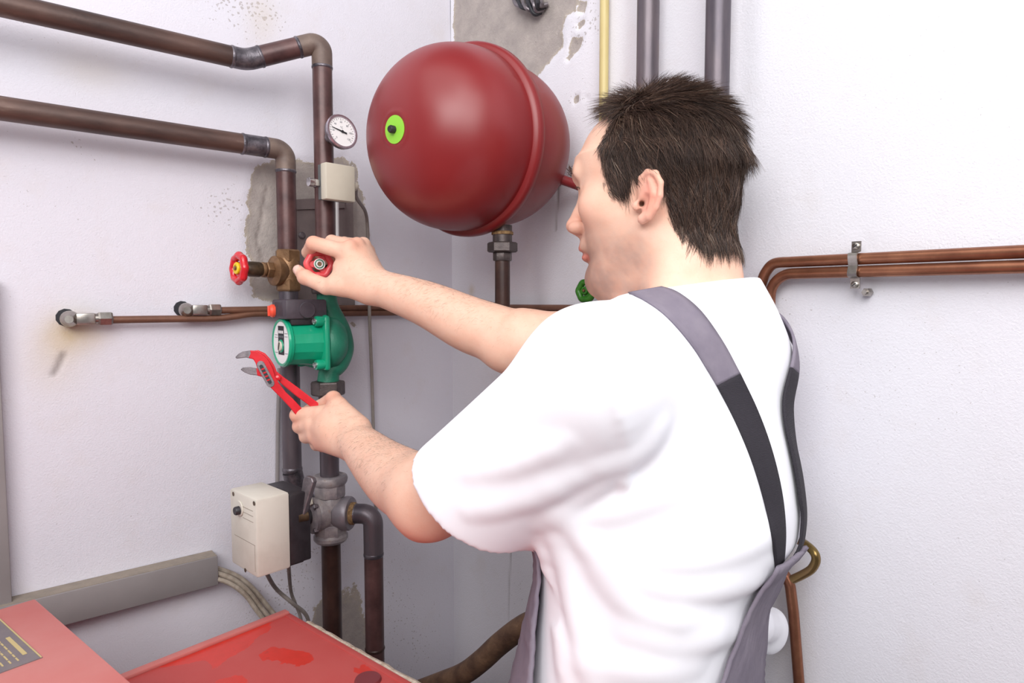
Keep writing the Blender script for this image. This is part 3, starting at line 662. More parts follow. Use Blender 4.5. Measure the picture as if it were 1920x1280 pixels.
# ------------------------------------------------------------------ copper pipes left wall + fittings + back wall
rc = .0072
t = thing('copper_pipe', 'lower copper pipe on left wall, from the leftmost nickel fitting, rising beside its twin', 'pipe', at(178, 599, x=.03))
zA = float(at(540, 590, x=.022)[2]); zlo = float(at(300, 600, x=.03)[2])
q = [at(178, 600, x=.022), at(300, 598, x=.022), at(400, 597, x=.022), at(440, 593, x=.022), at(480, 588, x=.022), at(560, 588, x=.022), V(.022, -.04, zA), V(.04, -.022, zA), V(.3, -.022, zA), V(.7, -.022, zA + .002)]
MB().tube(smooth_path(q, 8), rc * .86, 14).build('tube', M['copper_dark'], t)
zB = float(at(540, 577, x=.022)[2])
t = thing('copper_pipe', 'upper copper pipe on left wall, starting at the right nickel fitting behind the pump', 'pipe', at(390, 581, x=.03))
q = [at(388, 582, x=.022), at(560, 579, x=.022), V(.022, -.04, zB), V(.04, -.022, zB), V(.3, -.022, zB), V(.66, -.022, zB + .002)]
MB().tube(smooth_path(q, 8), rc * .86, 14).build('tube', M['copper_dark'], t)
for (fx, fy, s_, lb_) in ((130, 598, 1., 'nickel elbow fitting at the far left of the copper pipe, with stained wall'), (350, 581, .95, 'nickel elbow fitting nearest the bronze valve on the copper pipe')):
    o_ = at(fx, fy, x=.022); t = thing('pipe_fitting', lb_, 'fitting', o_, 'nickel elbow fittings')
    MB().lathe([(.013 * s_, -.024), (.013 * s_, -.004), (.0115 * s_, .004), (.006, .011)], o_, (1, -.15, 0), 20).build('elbow_body', M['nickel'], t)
    MB().box(o_ + V(0, .021, 0) * s_, (.019 * s_, .026 * s_, .018 * s_), None, .002).build('arm', M['nickel'], t)
    MB().lathe([(.008, .03), (.0085, .042)], o_, (0, 1, 0), 16).build('neck', M['nickel'], t)
    MB().hexa(o_ + V(0, .038, 0) * s_, (0, 1, 0), .0115 * s_, .020 * s_).build('compression_nut', M['nickel'], t, angle=25)
    MB().lathe([(.0145 * s_, -.0225), (.0135 * s_, -.0195)], o_ + V(0, -.002, .002), (1, 0, 0), 11).build('wall_hole', M['ink'], t)
q = at(923, 571, y=-.012); t = thing('pipe_clip', 'small dull metal pipe clip left of the tank drop pipe', 'clip', q)
MB().box(q + V(0, 0, -.006), (.012, .006, .022), None, .001).build('clip_plate', M['steel_dull'], t)
MB().lathe([(.005, 0), (.005, .006)], q + V(0, -.003, .002), (0, -1, 0), 12).build('screw', M['steel_dull'], t)

# right copper pair
zu = 1.5488
t = thing('copper_pipe', 'outer copper pipe on right wall, swinging down behind the shirt collar', 'pipe', V(.8, -.02, zu))
yy = -.022
def cz(px, py): q = at(px, py, y=yy); return q
q = [V(1.9, yy, zu), V(float(cz(1486, 490)[0]), yy, zu), cz(1452, 494), cz(1436, 510), cz(1428, 530), cz(1424, 546), cz(1412, 562), cz(1396, 578), cz(1370, 600), V(.72, -.022, zB + .004)]
pth = [q[0]] + smooth_path(q[1:], 8)
MB().tube(pth, rc, 14).build('tube', M['copper'], t)
zl = float(cz(1700, 491)[2]) - .0
zl = zu - .0155
t = thing('copper_pipe', 'inner copper pipe on right wall, bending straight down behind the shoulder to the bottom edge', 'pipe', V(.8, -.02, zl))
MB().tube(fillet([V(1.9, yy, zl), V(float(cz(1444, 560)[0]), yy, zl), V(float(cz(1444, 560)[0]), yy, 1.16), cz(1481, 1092), cz(1488, 1150), cz(1499, 1290), V(float(cz(1499, 1290)[0]) + .01, yy, .3)], .03, 10), rc, 14).build('tube', M['copper'], t)
cx = float(cz(1605, 490)[0]); t = thing('pipe_clamp', 'grey metal clamp holding both copper pipes on the right wall', 'clamp', V(cx, yy, zu))
prof = [(-.028, .003), (-.016, .003), (-.014, -.009), (-.011, -.0105), (-.006, -.0095), (0, -.007), (.006, -.0095), (.010, -.0105), (.013, -.009), (.015, .003), (.027, .003)]
mid = (zu + zl) / 2; vs = []; fs = []
for (dz, dy) in prof:
    for sx in (-.0055, .0055):
        for th in (0, -.0018): vs.append((cx + sx, yy + dy * .95 + th - (.002 if dy > 0 else .0), mid - dz * 1.05))
n = len(prof)
for i in range(n - 1):
    b = i * 4; c = b + 4; fs += [(b, b + 2, c + 2, c), (b + 1, c + 1, c + 3, b + 3), (b, c, c + 1, b + 1), (b + 2, b + 3, c + 3, c + 2)]
fs += [(0, 1, 3, 2), ((n - 1) * 4, (n - 1) * 4 + 2, (n - 1) * 4 + 3, (n - 1) * 4 + 1)]
MB().add(vs, fs).build('strap', M['nickel'], t, angle=25)
for dz in (.0235, -.0235):
    MB().lathe([(.0042, 0), (.0042, .002), (.0025, .003)], (cx, yy - .001, mid + dz), (0, -1, 0), 16).build('screw', M['nickel'], t)
    MB().box((cx, yy - .0042, mid + dz), (.006, .0006, .001), np.array([[.8, 0, .6], [0, 1, 0], [-.6, 0, .8]])).build('screw_slot', M['ink'], t, smooth=False)
o = MB().hexa(V(cx + .009, -.002, mid - .033), (0, -1, 0), .0055, .012, n=6).lathe([(.0028, .012), (.0028, .016)], V(cx + .009, -.002, mid - .033), (0, -1, 0), 12).build('hanger_bolt', M['nickel'])
tag(o, 'small hexagonal bolt sticking out just below the copper pipe clamp', 'bolt')
# lower right
hk = [at(1492, 1010, y=-.03), at(1510, 1020, y=-.05), at(1526, 1035, y=-.06), at(1530, 1050, y=-.06), at(1522, 1066, y=-.06), at(1505, 1077, y=-.06), at(1486, 1086, y=-.06)]
o = MB().tube([hk[0] + V(-.02, .02, .004)] + smooth_path(hk, 8), .0056, 14).build('steel_hook', M['zinc']); tag(o, 'curved yellowish metal hook sticking out right of the grey overalls', 'hook')

# top pipes on back wall
for (px, w_, m, lb_, yy_) in ((1133, .0078, 'ivory', 'yellowed ivory painted pipe beside the flaking plaster at top', -.014), (1215, .0172, 'pipe_grey', 'dark steel riser pipe above the forehead, left of its twin', -.035), (1346, .0172, 'pipe_grey', 'dark steel riser pipe above the back of the head, right of its twin', -.035)):
    q = at(px, 60, y=yy_); zb = 1.60 if px > 1200 else 1.62
    o = MB().tube(fillet([V(q[0], .0, zb), V(q[0], yy_, zb), V(q[0], yy_, 2.7)], .03, 6), w_, 24).build('riser_pipe' if px > 1200 else 'painted_pipe', M[m]); tag(o, lb_, 'pipe')
# cable stub in hole, top
q = at(985, -6, y=-.004); t = thing('wire_bundle', 'twisted dark wires poking from the bare plaster at top', 'wires', q)
mb = MB()
for k in range(7):
    a_ = k * .5; p0 = at(958 + 9 * k, -22 + 3 * k, y=.004); pm_ = at(968 + 8 * k, 8 + 4 * math.sin(k), y=-.016 - .003 * (k % 3)); pe = at(990 + 4 * k, 26 - 5 * abs(k - 3), y=-.012)
    MB().tube(smooth_path([p0, pm_, pe, pe + V(.006, .012, .004)], 6), .0042 - .0004 * (k % 3), 8).build('wire', M['ink'] if k % 2 else M['steel_dull'], t)
# green valve behind man's chin
q = at(1099, 545, y=-.062); t = thing('handwheel_valve', 'green handwheel valve on back wall behind the chin', 'valve', q)
handwheel(q, nrm(V(.15, -1, .08)), .0205, M['green_wheel'], M['green_wheel'], t, tube_r=.0058, spokes=3, rot=.9, hub_r=.007)
MB().tube([q, q + V(.028, .05, -.004)], .007, 14).build('stem', M['green_wheel'], t)
MB().lathe([(.013, -.02), (.014, 0), (.013, .02)], q + V(.03, .04, -.004), (1, 0, 0), 20).build('valve_body', M['green_wheel'], t)

# ------------------------------------------------------------------ expansion tank
TR = .1485
ta = math.radians(12); TN = nrm(V(math.sin(ta), -math.cos(ta), -.07))
rc_ = at(874, 266, y=-.212)     # rim plane centre (rough)
TA = V(float(rc_[0]), 0, float(rc_[2])); TX, TZ = TA[0], TA[2]
t = thing('expansion_tank', 'large round red expansion tank with lime green sticker on the back wall', 'tank', V(TX, -.04, TZ))
yr = -.212
def dome(r, depth, n=18, e=2.5):
    return [(r * max(0, 1 - s_ ** e) ** (1 / e), depth * s_) for s_ in np.sin(np.linspace(0, math.pi / 2, n))]
front = [(TR - .002, 0), (TR - .002, .02)] + [(r_, .02 + h_) for r_, h_ in dome(TR - .002, .135, 26, 2.2)]
front = [(r_, h_) for r_, h_ in front if r_ > .03] 
hl = front[-1][1]; front += [(.0285, hl + .0005), (.026, hl + .0018), (.0225, hl + .001), (.0, hl + .001)]
MB().lathe(front, V(TX, yr, TZ) + TN * .004, TN, 96).build('front_shell', M['tank'], t, angle=60)
back = [(TR - .008, 0), (TR - .008, .03)] + [(r_, .03 + h_) for r_, h_ in dome(TR - .008, .150, 22, 2.5)]
MB().lathe(back, V(TX, yr, TZ) - TN * .006, -TN, 96).build('rear_shell', M['tank'], t, angle=60)
MB().lathe([(TR - .004, -.012), (TR + .004, -.010), (TR + .0075, -.004), (TR + .0078, .006), (TR + .004, .011), (TR - .006, .012)], (TX, yr, TZ), -TN, 96).build('rim_band', M['tank'], t, angle=50)
TS_ = V(TX, yr, TZ) + TN * (.004 + hl)
MB().lathe([(.0, .0022), (.0205, .0018), (.0205, .0008)], TS_, TN, 48).build('sticker', M['lime'], t)
MB().lathe([(.0055, 0), (.0058, .009), (.0045, .011)], TS_ + V(-.001, 0, 0), TN, 14).build('valve_cap', M['black'], t)
# bracket to the wall
q = at(1052, 336, y=-.06); q2 = at(1120, 360, y=-.0)
MB().tube([q, q2], .0085, 14).build('bracket', M['tank_back'], t)
MB().box(V(TX - .01, -.03, TZ), (.05, .06, .10), None, .004).build('wall_bracket', M['tank_back'], t)
# drop pipe below tank
DX, DY = None, None
q = at(942, 450, y=-.165); DX, DY = float(q[0]), -.165
zt_ = float(at(942, 436, y=DY)[2])
t = thing('tank_pipe', 'dark steel drop pipe with hexagonal union under the red tank', 'pipe', V(DX, DY, 1.3))
def zz_(py): return float(at(942, py, y=DY)[2])
MB().lathe([(.0185, 0), (.0185, .004), (.016, .006)], V(DX, DY, zz_(440)), (0, 0, 1), 24).build('thread_seal', M['rust_thread'], t)
MB().lathe([(.0165, 0), (.0165, zz_(436) - zz_(455) + .012)], V(DX, DY, zz_(455)), (0, 0, 1), 24).build('socket', M['iron'], t)
MB().hexa(V(DX, DY, zz_(473)), (0, 0, 1), .0255, zz_(454) - zz_(473), rot=.3, ch=.1).build('union_nut', M['iron'], t, angle=25)
MB().hexa(V(DX, DY, zz_(489)), (0, 0, 1), .016, zz_(472) - zz_(489), n=8, rot=.3, ch=.05).build('tail_nut', M['iron'], t, angle=25)
MB().tube(fillet([V(DX, DY, zz_(488)), V(DX, DY, zz_(630)), V(DX, 0, zz_(630))], .03, 8), .0128, 20).build('pipe_run', M['pipe_dark'], t)

# rusty pipe bottom centre
q = [at(790, 1310, x=.22), at(840, 1275, x=.24), at(880, 1250, x=.27), at(915, 1222, x=.3), at(945, 1192, x=.33), at(990, 1150, x=.38)]
q = [at(780, 1296, d=1.25), at(830, 1278, d=1.2), at(870, 1262, d=1.16), at(905, 1236, d=1.13), at(940, 1204, d=1.1), at(985, 1172, d=1.07), at(1040, 1150, d=1.05), at(1075, 1130, y=0)]
o = MB().tube(smooth_path(q, 8), .0185, 24).build('rusty_pipe', M['rusty']); tag(o, 'rusty bent pipe at the bottom between boiler and grey overalls', 'pipe')

# ------------------------------------------------------------------ boiler
ZB = 1.0
A_ = at(536, 1147, z=ZB); B_ = at(772, 1282, z=ZB); C_ = at(214, 1240, z=ZB)
t = thing('boiler', 'dusty red boiler with water-stained flat top at the bottom left', 'boiler', V(.5, -1.1, 0))
n1 = 60; ex_ = nrm((B_ - A_) * V(1, 1, 0)); ey_ = V(-ex_[1], ex_[0], 0) * -1
xa, ya_ = A_[0], A_[1]
corner = V(xa, ya_, ZB); LX, LY = .62, .75
us = np.linspace(0, LX, 90); vs_ = np.linspace(0, LY, 90); U, W_ = np.meshgrid(us, vs_); P3 = corner + U.ravel()[:, None] * ex_ + W_.ravel()[:, None] * ey_
nu = 90; i, k = np.meshgrid(np.arange(nu - 1), np.arange(nu - 1)); a_ = (k * nu + i).ravel(); F_ = np.stack([a_, a_ + 1, a_ + nu + 1, a_ + nu], 1)
me = bpy.data.meshes.new('top_panel'); me.from_pydata((P3 - world_loc(t)).tolist(), [], F_.tolist())
def tz(lst): return [tuple(at(*p, z=ZB)[:2]) for p in lst]
P2d = P3[:, :2]; wet = np.full(len(P3), -1.)
for pg, sf in (([(250, 1250), (300, 1228), (400, 1190), (470, 1170), (505, 1165), (510, 1178), (480, 1195), (470, 1215), (430, 1232), (400, 1255), (380, 1240), (330, 1246)], .02), ([(488, 1228), (508, 1214), (560, 1218), (585, 1226), (588, 1236), (568, 1248), (530, 1244), (500, 1240)], .02), ([(660, 1252), (690, 1246), (712, 1262), (680, 1268)], .02), ([(395, 1275), (460, 1262), (470, 1285), (400, 1300)], .02)):
    wet = np.maximum(wet, np.clip(.5 + polysd(P2d, tz(pg)) / sf, -1, 1.3))
set_attr(me, 'wet', wet); finish(me, 'top_panel', M['boiler'], t, angle=180)
Rz = np.array([ex_, ey_, [0, 0, 1]])
mb = MB(); mb.box(corner + ex_ * LX / 2 + ey_ * LY / 2 - V(0, 0, .052), (LX, LY, .1), Rz, .0)
mb.build('top_rim', M['boiler'], t, smooth=False)
MB().box(corner + ex_ * LX / 2 + ey_ * .004 + V(0, 0, .0), (LX, .010, .003), Rz, .001).build('edge_fold', M['boiler'], t)
MB().box(corner + ex_ * .005 + ey_ * LY / 2 + V(0, 0, .002), (.014, LY, .006), Rz, .002).build('back_fold', M['hood'], t)
mb = MB(); 
pth = [corner + ex_ * s_ - ey_ * (.006 + .003 * random.random()) - V(0, 0, .008) for s_ in np.linspace(.05, LX, 40)]
mb.tube(pth, .007, 8); mb.build('insulation', M['insul'], t)
MB().box(corner + ex_ * LX / 2 + ey_ * (LY / 2 + .01) - V(0, 0, .55), (LX - .02, LY - .02, .9), Rz, .004).build('casing', M['boiler'], t)
q = at(690, 1275, z=ZB); MB().lathe([(.0, .0035), (.016, .0035), (.0175, .001), (.0178, 0)], q, (0, 0, 1), 32).build('port_cap', mat('dark_red_cap', (120, 52, 56), None, rough=.3, bump=0), t)
# hood
ZH = 1.1
h1 = at(66, 1121, z=ZH); h2 = at(252, 1283, z=ZH); hd = nrm(h2 - h1); he = V(hd[1], -hd[0], 0); 
if he[1] > 0: he = -he
t = thing('boiler_hood', 'raised pale dusty red boiler cover with a gold-lettered plate, lower left corner', 'cover', h1 * V(1, 1, 0) + V(0, 0, 1))
HLx, HLy = .5, .6
poly = [h1, h1 + hd * HLx, h1 + hd * HLx + he * HLy, h1 + he * HLy + V(0, 0, 0)]
MB().box(h1 + hd * HLx / 2 + he * HLy / 2 - V(0, 0, .046), (HLx, HLy, .092), np.array([hd, he, [0, 0, 1]]), .003).build('hood_panel', M['hood'], t)
# plate
a0, a1, a2 = at(80, 1233, z=ZH), at(0, 1160, z=ZH), at(0, 1233, z=ZH)
e1 = nrm(a1 - a0); e2 = V(-e1[1], e1[0], 0)
if e2 @ (a2 - a0) < 0: e2 = -e2
RP = np.array([e1, e2, [0, 0, 1]])
pw, ph = .155, .062
MB().box(a0 + e1 * pw / 2 + e2 * ph / 2 + V(0, 0, .0005), (pw, ph, .0012), RP).build('name_plate', mat('grey_plate', (118, 110, 116), (130, 120, 120), 40, .4, .2, 0), t, smooth=False)
gold = mat('gold_print', (190, 170, 120), None, rough=.5, bump=0)
MB().box(a0 + e1 * pw / 2 + e2 * .0012 + V(0, 0, .0013), (pw, .0014, .0006), RP).build('plate_border', gold, t, smooth=False)
MB().box(a0 + e1 * .052 + e2 * .010 + V(0, 0, .0013), (.06, .0042, .0004), RP).build('printed_line', gold, t, smooth=False)
for r_ in range(5):
    x = .012
    for q in range(9):
        L = random.uniform(.006, .013)
        if x + L > pw - .01: break
        MB().box(a0 + e1 * (x + L / 2) + e2 * (.019 + .007 * r_) + V(0, 0, .0013), (L, .0016, .0004), RP).build('printed_line', gold, t, smooth=False); x += L + .003
# ------------------------------------------------------------------ implicit surfaces (for the man)
def smin(a, b, k):
    if k <= 0: return np.minimum(a, b)
    h = np.maximum(k - np.abs(a - b), 0) / k; return np.minimum(a, b) - h * h * k * .25
class Prim:
    def __init__(s, fn, c, r, k=.01, op='+'): s.fn, s.c, s.r, s.k, s.op = fn, np.asarray(c, float), r, k, op
def cap(a, b, ra, rb=None, k=.01, op='+'):
    a, b = np.asarray(a, float), np.asarray(b, float); rb = ra if rb is None else rb; e = b - a; L2 = e @ e + 1e-12
    def fn(p):
        t = np.clip((p - a) @ e / L2, 0, 1); return np.linalg.norm(p - a - t[:, None] * e, axis=1) - (ra + (rb - ra) * t)
    return Prim(fn, (a + b) / 2, math.sqrt(L2) / 2 + max(ra, rb), k, op)
def ell(c, rad, R=None, k=.01, op='+'):
    c, rad = np.asarray(c, float), np.asarray(rad, float)
    def fn(p):
        q = p - c
        if R is not None: q = q @ np.asarray(R).T
        k0 = np.linalg.norm(q / rad, axis=1); k1 = np.linalg.norm(q / (rad * rad), axis=1); return k0 * (k0 - 1) / (k1 + 1e-9)
    return Prim(fn, c, max(rad), k, op)
def sph(c, r, k=.01, op='+'): return ell(c, (r, r, r), None, k, op)
class Sdf:
    def __init__(s, prims, post=None): s.P = prims; s.post = post
    def __call__(s, p, c=None, rad=None):
        d = np.full(len(p), .25)
        for q in s.P:
            if c is not None:
                g = np.linalg.norm(q.c - c) - q.r - rad
                if g > q.k + .012: continue
            e = q.fn(p)
            d = smin(d, e, q.k) if q.op == '+' else -smin(-d, e, q.k)
        if s.post: d = s.post(p, d)
        return d
def mesh_sdf(f, lo, hi, h, B=14, slack=1.5):
    lo = np.asarray(lo, float); n = np.ceil((np.asarray(hi) - lo) / (h * B)).astype(int)
    g = np.stack(np.meshgrid(*[np.arange(m) for m in n], indexing='ij'), -1).reshape(-1, 3)
    cen = lo + (g + .5) * B * h
    dc = np.concatenate([f(c) for c in np.array_split(cen, max(1, len(cen) // 60000))])
    g = g[np.abs(dc) < B * h * .87 * slack]
    S1 = B + 2; off = np.stack(np.meshgrid(*[np.arange(-1, S1 - 1)] * 3, indexing='ij'), -1).reshape(-1, 3)
    NN = n * B + 4; key = lambda q: ((q[..., 0] + 1) * NN[1] + q[..., 1] + 1) * NN[2] + q[..., 2] + 1
    K, VV, Q = [], [], []
    C8 = np.array([[i, j, k] for i in (0, 1) for j in (0, 1) for k in (0, 1)])
    E12 = [(a, b) for a in range(8) for b in range(a + 1, 8) if np.abs(C8[a] - C8[b]).sum() == 1]
    o2 = np.lexsort((g[:, 2] // 2, g[:, 1] // 2, g[:, 0] // 2)); g = g[o2]
    grp = {}
    for b in g: grp.setdefault(tuple(b // 2), []).append(b)
    for kk, bl in grp.items():
        bl = np.array(bl); idx = (bl[:, None, :] * B + off[None])                  # nb, S1^3, 3
        P = lo + idx.reshape(-1, 3) * h; c0 = (P.min(0) + P.max(0)) / 2; rad = np.linalg.norm(P.max(0) - c0)
        D = f(P, c0, rad).reshape(len(bl), S1, S1, S1)
        ins = D < 0; I = idx.reshape(len(bl), S1, S1, S1, 3)
        # cells 0..S1-2
        c = [D[:, i:S1 - 1 + i, j:S1 - 1 + j, k:S1 - 1 + k] for i, j, k in C8]
        s_ = sum((x < 0).astype(np.int8) for x in c); act = (s_ > 0) & (s_ < 8)
        if act.any():
            vals = np.stack([x[act] for x in c], 1); base = I[:, :-1, :-1, :-1][act]
            acc = np.zeros((len(base), 3)); cnt = np.zeros(len(base))
            for a, b in E12:
                m = (vals[:, a] < 0) != (vals[:, b] < 0); t = vals[:, a] / (vals[:, a] - vals[:, b] + 1e-20)
                pos = C8[a] + (C8[b] - C8[a]) * t[:, None]; acc[m] += pos[m]; cnt[m] += 1
            K.append(key(base)); VV.append(lo + (base + acc / cnt[:, None]) * h)
        for ax in range(3):
            sl0 = [slice(1, B + 1)] * 3; sl1 = list(sl0); sl1[ax] = slice(2, B + 2)
            A, Bb = ins[(slice(None), *sl0)], ins[(slice(None), *sl1)]; m = A != Bb
            if not m.any(): continue
            q = I[(slice(None), *sl0)][m]; fl_ = A[m]
            e1, e2 = np.eye(3, dtype=int)[(ax + 1) % 3], np.eye(3, dtype=int)[(ax + 2) % 3]
            quad = np.stack([key(q - e1 - e2), key(q - e2), key(q), key(q - e1)], 1)
            quad[~fl_] = quad[~fl_][:, ::-1]; Q.append(quad)
    K = np.concatenate(K); VV = np.concatenate(VV); Q = np.concatenate(Q)
    uk, first = np.unique(K, return_index=True); VV = VV[first]
    ix = np.searchsorted(uk, Q); ix = np.minimum(ix, len(uk) - 1); ok = (uk[ix] == Q).all(1); F = ix[ok]
    return VV, F
def biggest(V_, F):
    n = len(V_); L = np.arange(n)
    while True:
        m = L[F].min(1); L2 = L.copy()
        for j in range(4): np.minimum.at(L2, F[:, j], m)
        L2 = L2[L2]; L2 = L2[L2]
        if (L2 == L).all(): break
        L = L2
    r = np.bincount(L, minlength=n).argmax(); k = L == r; ix = np.cumsum(k) - 1; F = F[k[F[:, 0]]]; return V_[k], ix[F]
def relax(V_, F, it=2, lam=.5):
    e = np.concatenate([F[:, [0, 1]], F[:, [1, 2]], F[:, [2, 3]], F[:, [3, 0]]]); e = np.concatenate([e, e[:, ::-1]])
    n = len(V_); cnt = np.bincount(e[:, 0], minlength=n)[:, None]
    for i in range(it):
        s_ = np.stack([np.bincount(e[:, 0], V_[e[:, 1], a], n) for a in range(3)], 1); V_ = V_ + lam * (s_ / np.maximum(cnt, 1) - V_)
    return V_
def mesh_np(name, V_, F, mat_, parent, attrs=None, col=None, kind=None):
    me = bpy.data.meshes.new(name); org = world_loc(parent); V_ = V_ - org
    me.vertices.add(len(V_)); me.vertices.foreach_set('co', V_.astype(np.float32).ravel())
    n = F.shape[1]; me.loops.add(F.size); me.loops.foreach_set('vertex_index', F.astype(np.int32).ravel())
    me.polygons.add(len(F)); me.polygons.foreach_set('loop_start', np.arange(0, F.size, n, dtype=np.int32))
    me.update(calc_edges=True); me.validate()
    for k_, v_ in (attrs or {}).items(): set_attr(me, k_, v_)
    if col is not None:
        a = me.attributes.new('tint', 'FLOAT_COLOR', 'POINT'); a.data.foreach_set('color', np.concatenate([col, np.ones((len(col), 1))], 1).astype(np.float32).ravel())
    return finish(me, name, mat_, parent, angle=180, kind=kind)
def hit(f, px, py, d0=.35, d1=1.4, off=0.):
    r = ray(px, py); L = np.linalg.norm(r); r = r / L; t = d0
    for i in range(160):
        q = CAMLOC + r * t; d = float(f(q[None])[0]) - off
        if d < .0004: return q
        t += max(d * .6, .0004)
        if t > d1: return None
    return None
def hitv(f, pts, off=0., d0=.35, d1=1.5):
    R = np.array([nrm(ray(*p)) for p in pts]); t = np.full(len(R), d0); done = np.zeros(len(R), bool)
    for i in range(120):
        k = np.where(~done)[0]
        if len(k) == 0: break
        d = f(CAMLOC + R[k] * t[k, None]) - off; done[k[d < .0004]] = True; t[k] += np.where(d < .0004, 0, np.maximum(d * .6, .0004)); done |= t > d1
    return [None if tt > d1 else CAMLOC + r * tt for r, tt in zip(R, t)]
def grad(f, q, e=.0015):
    P = np.concatenate([q + np.eye(3) * e, q - np.eye(3) * e]); d = f(P); return nrm(d[:3] - d[3:])

# ------------------------------------------------------------------ the man: frames and joints
HH = V(0.72526718, -0.19095064, 1.6160569); a_y, a_p = .456, .0
HF = nrm(-RT * math.cos(a_y) + V(-math.sin(AZ), math.cos(AZ), 0) * math.sin(a_y)); HU = V(0, 0, 1); HL = np.cross(HU, HF); HR = np.array([HF, HL, HU])
def hw(x, y, z): return HH + np.array([x, y, z]) @ HR
LS, RS = at(1112, 711, d=.667), at(1275, 640, d=.93)
LE, LW = at(808, 930, d=.81), at(672, 831, d=1.0)
RE, RW = at(985, 640, d=.95), at(706, 537, d=1.055)
NB = hw(-.05, 0, -.14)

def headmap(p): q = (p - HH) @ HR.T; q = q.copy(); q[:, 1] = np.abs(q[:, 1]); return q
hp = []
def hadd(pr): hp.append(pr)
hadd(ell((0, 0, .055), (.100, .0745, .080), k=.0))
Zk = [-.110, -.102, -.094, -.08, -.066, -.055, -.04, -.02, 0, .02, .04, .06]
Fk = [.050, .070, .080, .083, .082, .086, .090, .090, .089, .090, .096, .098]
Bk = [.020, .012, .000, -.008, -.014, -.02, -.03, -.04, -.05, -.06, -.07, -.08]
Wk = [.020, .036, .044, .052, .057, .060, .064, .067, .069, .071, .072, .072]
def face_fn(q):
    z = np.clip(q[:, 2], -.11, .06); f_, b_, w__ = np.interp(z, Zk, Fk), np.interp(z, Zk, Bk), np.interp(z, Zk, Wk)
    xc, a = (f_ + b_) / 2 - .006, (f_ - b_) / 2 + .006; n = 2.15
    k0 = (np.abs((q[:, 0] - xc) / a) ** n + np.abs(q[:, 1] / w__) ** n) ** (1 / n)
    d = (k0 - 1) * np.minimum(a, w__) * .9
    return np.maximum(d, np.maximum(-.108 - q[:, 2], q[:, 2] - .06))
hadd(Prim(face_fn, (.02, 0, -.02), .13, .022))
hadd(cap((.002, .050, -.045), (.058, .026, -.090), .015, .014, .022))
hadd(ell((.060, .046, -.002), (.024, .018, .018), k=.025))
hadd(cap((.089, .036, .043), (.0990, .008, .044), .0080, .0090, .014))
hadd(ell((.1080, .033, .025), (.016, .017, .013), k=.012, op='-'))
hadd(sph((.0770, .032, .0235), .0140, .003))
hadd(ell((.0935, .033, .0232), (.0075, .013, .0045), k=.002, op='-'))
hadd(cap((.0915, 0, .028), (.1025, 0, -.004), .0085, .0085, .010)); hadd(cap((.1025, 0, -.004), (.1105, 0, -.0185), .0085, .0108, .006))
hadd(ell((.1015, .0125, -.0225), (.0125, .0085, .0085), k=.005))
hadd(cap((.106, 0, -.0275), (.094, 0, -.034), .005, .006, .004)); hadd(ell((.1055, .0065, -.0312), (.0055, .003, .004), k=.002, op='-'))
hadd(ell((.087, 0, -.046), (.0125, .025, .014), k=.010)); hadd(ell((.0925, 0, -.0508), (.0082, .021, .0055), k=.004))
hadd(ell((.0890, 0, -.0620), (.0080, .018, .0062), k=.004))
hadd(cap((.1000, 0, -.0560), (.0900, .024, -.0575), .0016, .0012, .003, '-'))
hadd(ell((.0720, 0, -.0870), (.0188, .024, .0185), k=.012)); hadd(ell((.045, 0, -.102), (.040, .036, .016), k=.02))
# ear
hel = [(.002, .009), (-.001, .0225), (-.0098, .0285), (-.0205, .0250), (-.0270, .0135), (-.0266, -.0005), (-.0215, -.0130), (-.0130, -.0225)]
ey = lambda x: .0775 + .50 * max(0, -x)
E3 = [V(x, ey(x) - (.004 if i == 0 else 0), z) for i, (x, z) in enumerate(hel)]
er = [.0028, .0034, .0036, .0036, .0036, .0036, .0034, .0040]
tq = nrm(V(-1, .50, 0))
ER = np.array([tq, nrm(np.cross((0, 0, 1), tq)) * -1, (0, 0, 1)])
hadd(ell((-.0125, .0815, .0015), (.0145, .0042, .0255), ER, .006))
hadd(cap((-.008, .070, .0), (-.014, .078, .0), .012, .010, .004))
for i in range(len(E3) - 1): hadd(cap(E3[i], E3[i + 1], er[i], er[i + 1], .0022))
hadd(ell((-.0060, .0885, -.0045), (.0085, .0085, .0100), k=.003, op='-')); hadd(cap((-.0060, .0850, .018), (-.0165, .0905, .012), .0030, .0034, .003, '-')); hadd(cap((-.0225, .0945, .014), (-.0215, .0945, -.004), .0020, .0020, .002, '-'))
hadd(cap((-.0120, .0835, .0195), (-.0185, .0885, .003), .0026, .0028, .003)); hadd(cap((-.0185, .0885, .003), (-.0130, .0850, -.013), .0028, .0028, .003))
hadd(cap((-.0035, .0790, -.0245), (-.0100, .0815, -.0215), .0060, .0050, .005)); hadd(ell((.0045, .0775, -.0085), (.0050, .0042, .0060), k=.004))
hadd(cap((-.0030, .0820, -.0065), (.0000, .066, -.0060), .0036, .0030, .002, '-'))
hcull = Sdf(hp)
def head_fn(p): return hcull(headmap(p))
HEADP = Prim(head_fn, HH + V(0, 0, .01), .19, .03)
bp = [cap(hw(-.034, 0, -.015), hw(-.042, 0, -.090), .056, .057, .0), cap(hw(-.042, 0, -.090), NB, .057, .064, .02), cap(hw(.03, 0, -.09), hw(.0, 0, -.15), .035, .05, .03), HEADP,
      cap(hw(-.044, 0, .02), hw(-.036, 0, -.045), .052, .045, .015), cap(hw(-.066, 0, -.045), hw(-.072, 0, -.085), .018, .024, .02), cap(hw(-.03, .03, -.075), hw(-.03, .055, -.15), .03, .04, .03),
      cap(NB + V(0, 0, -.04), LS, .045, .042, .05), cap(NB + V(0, 0, -.04), RS, .045, .042, .05), cap(NB + V(0, 0, -.04), NB + V(0, 0, -.30), .05, .06, .05)]
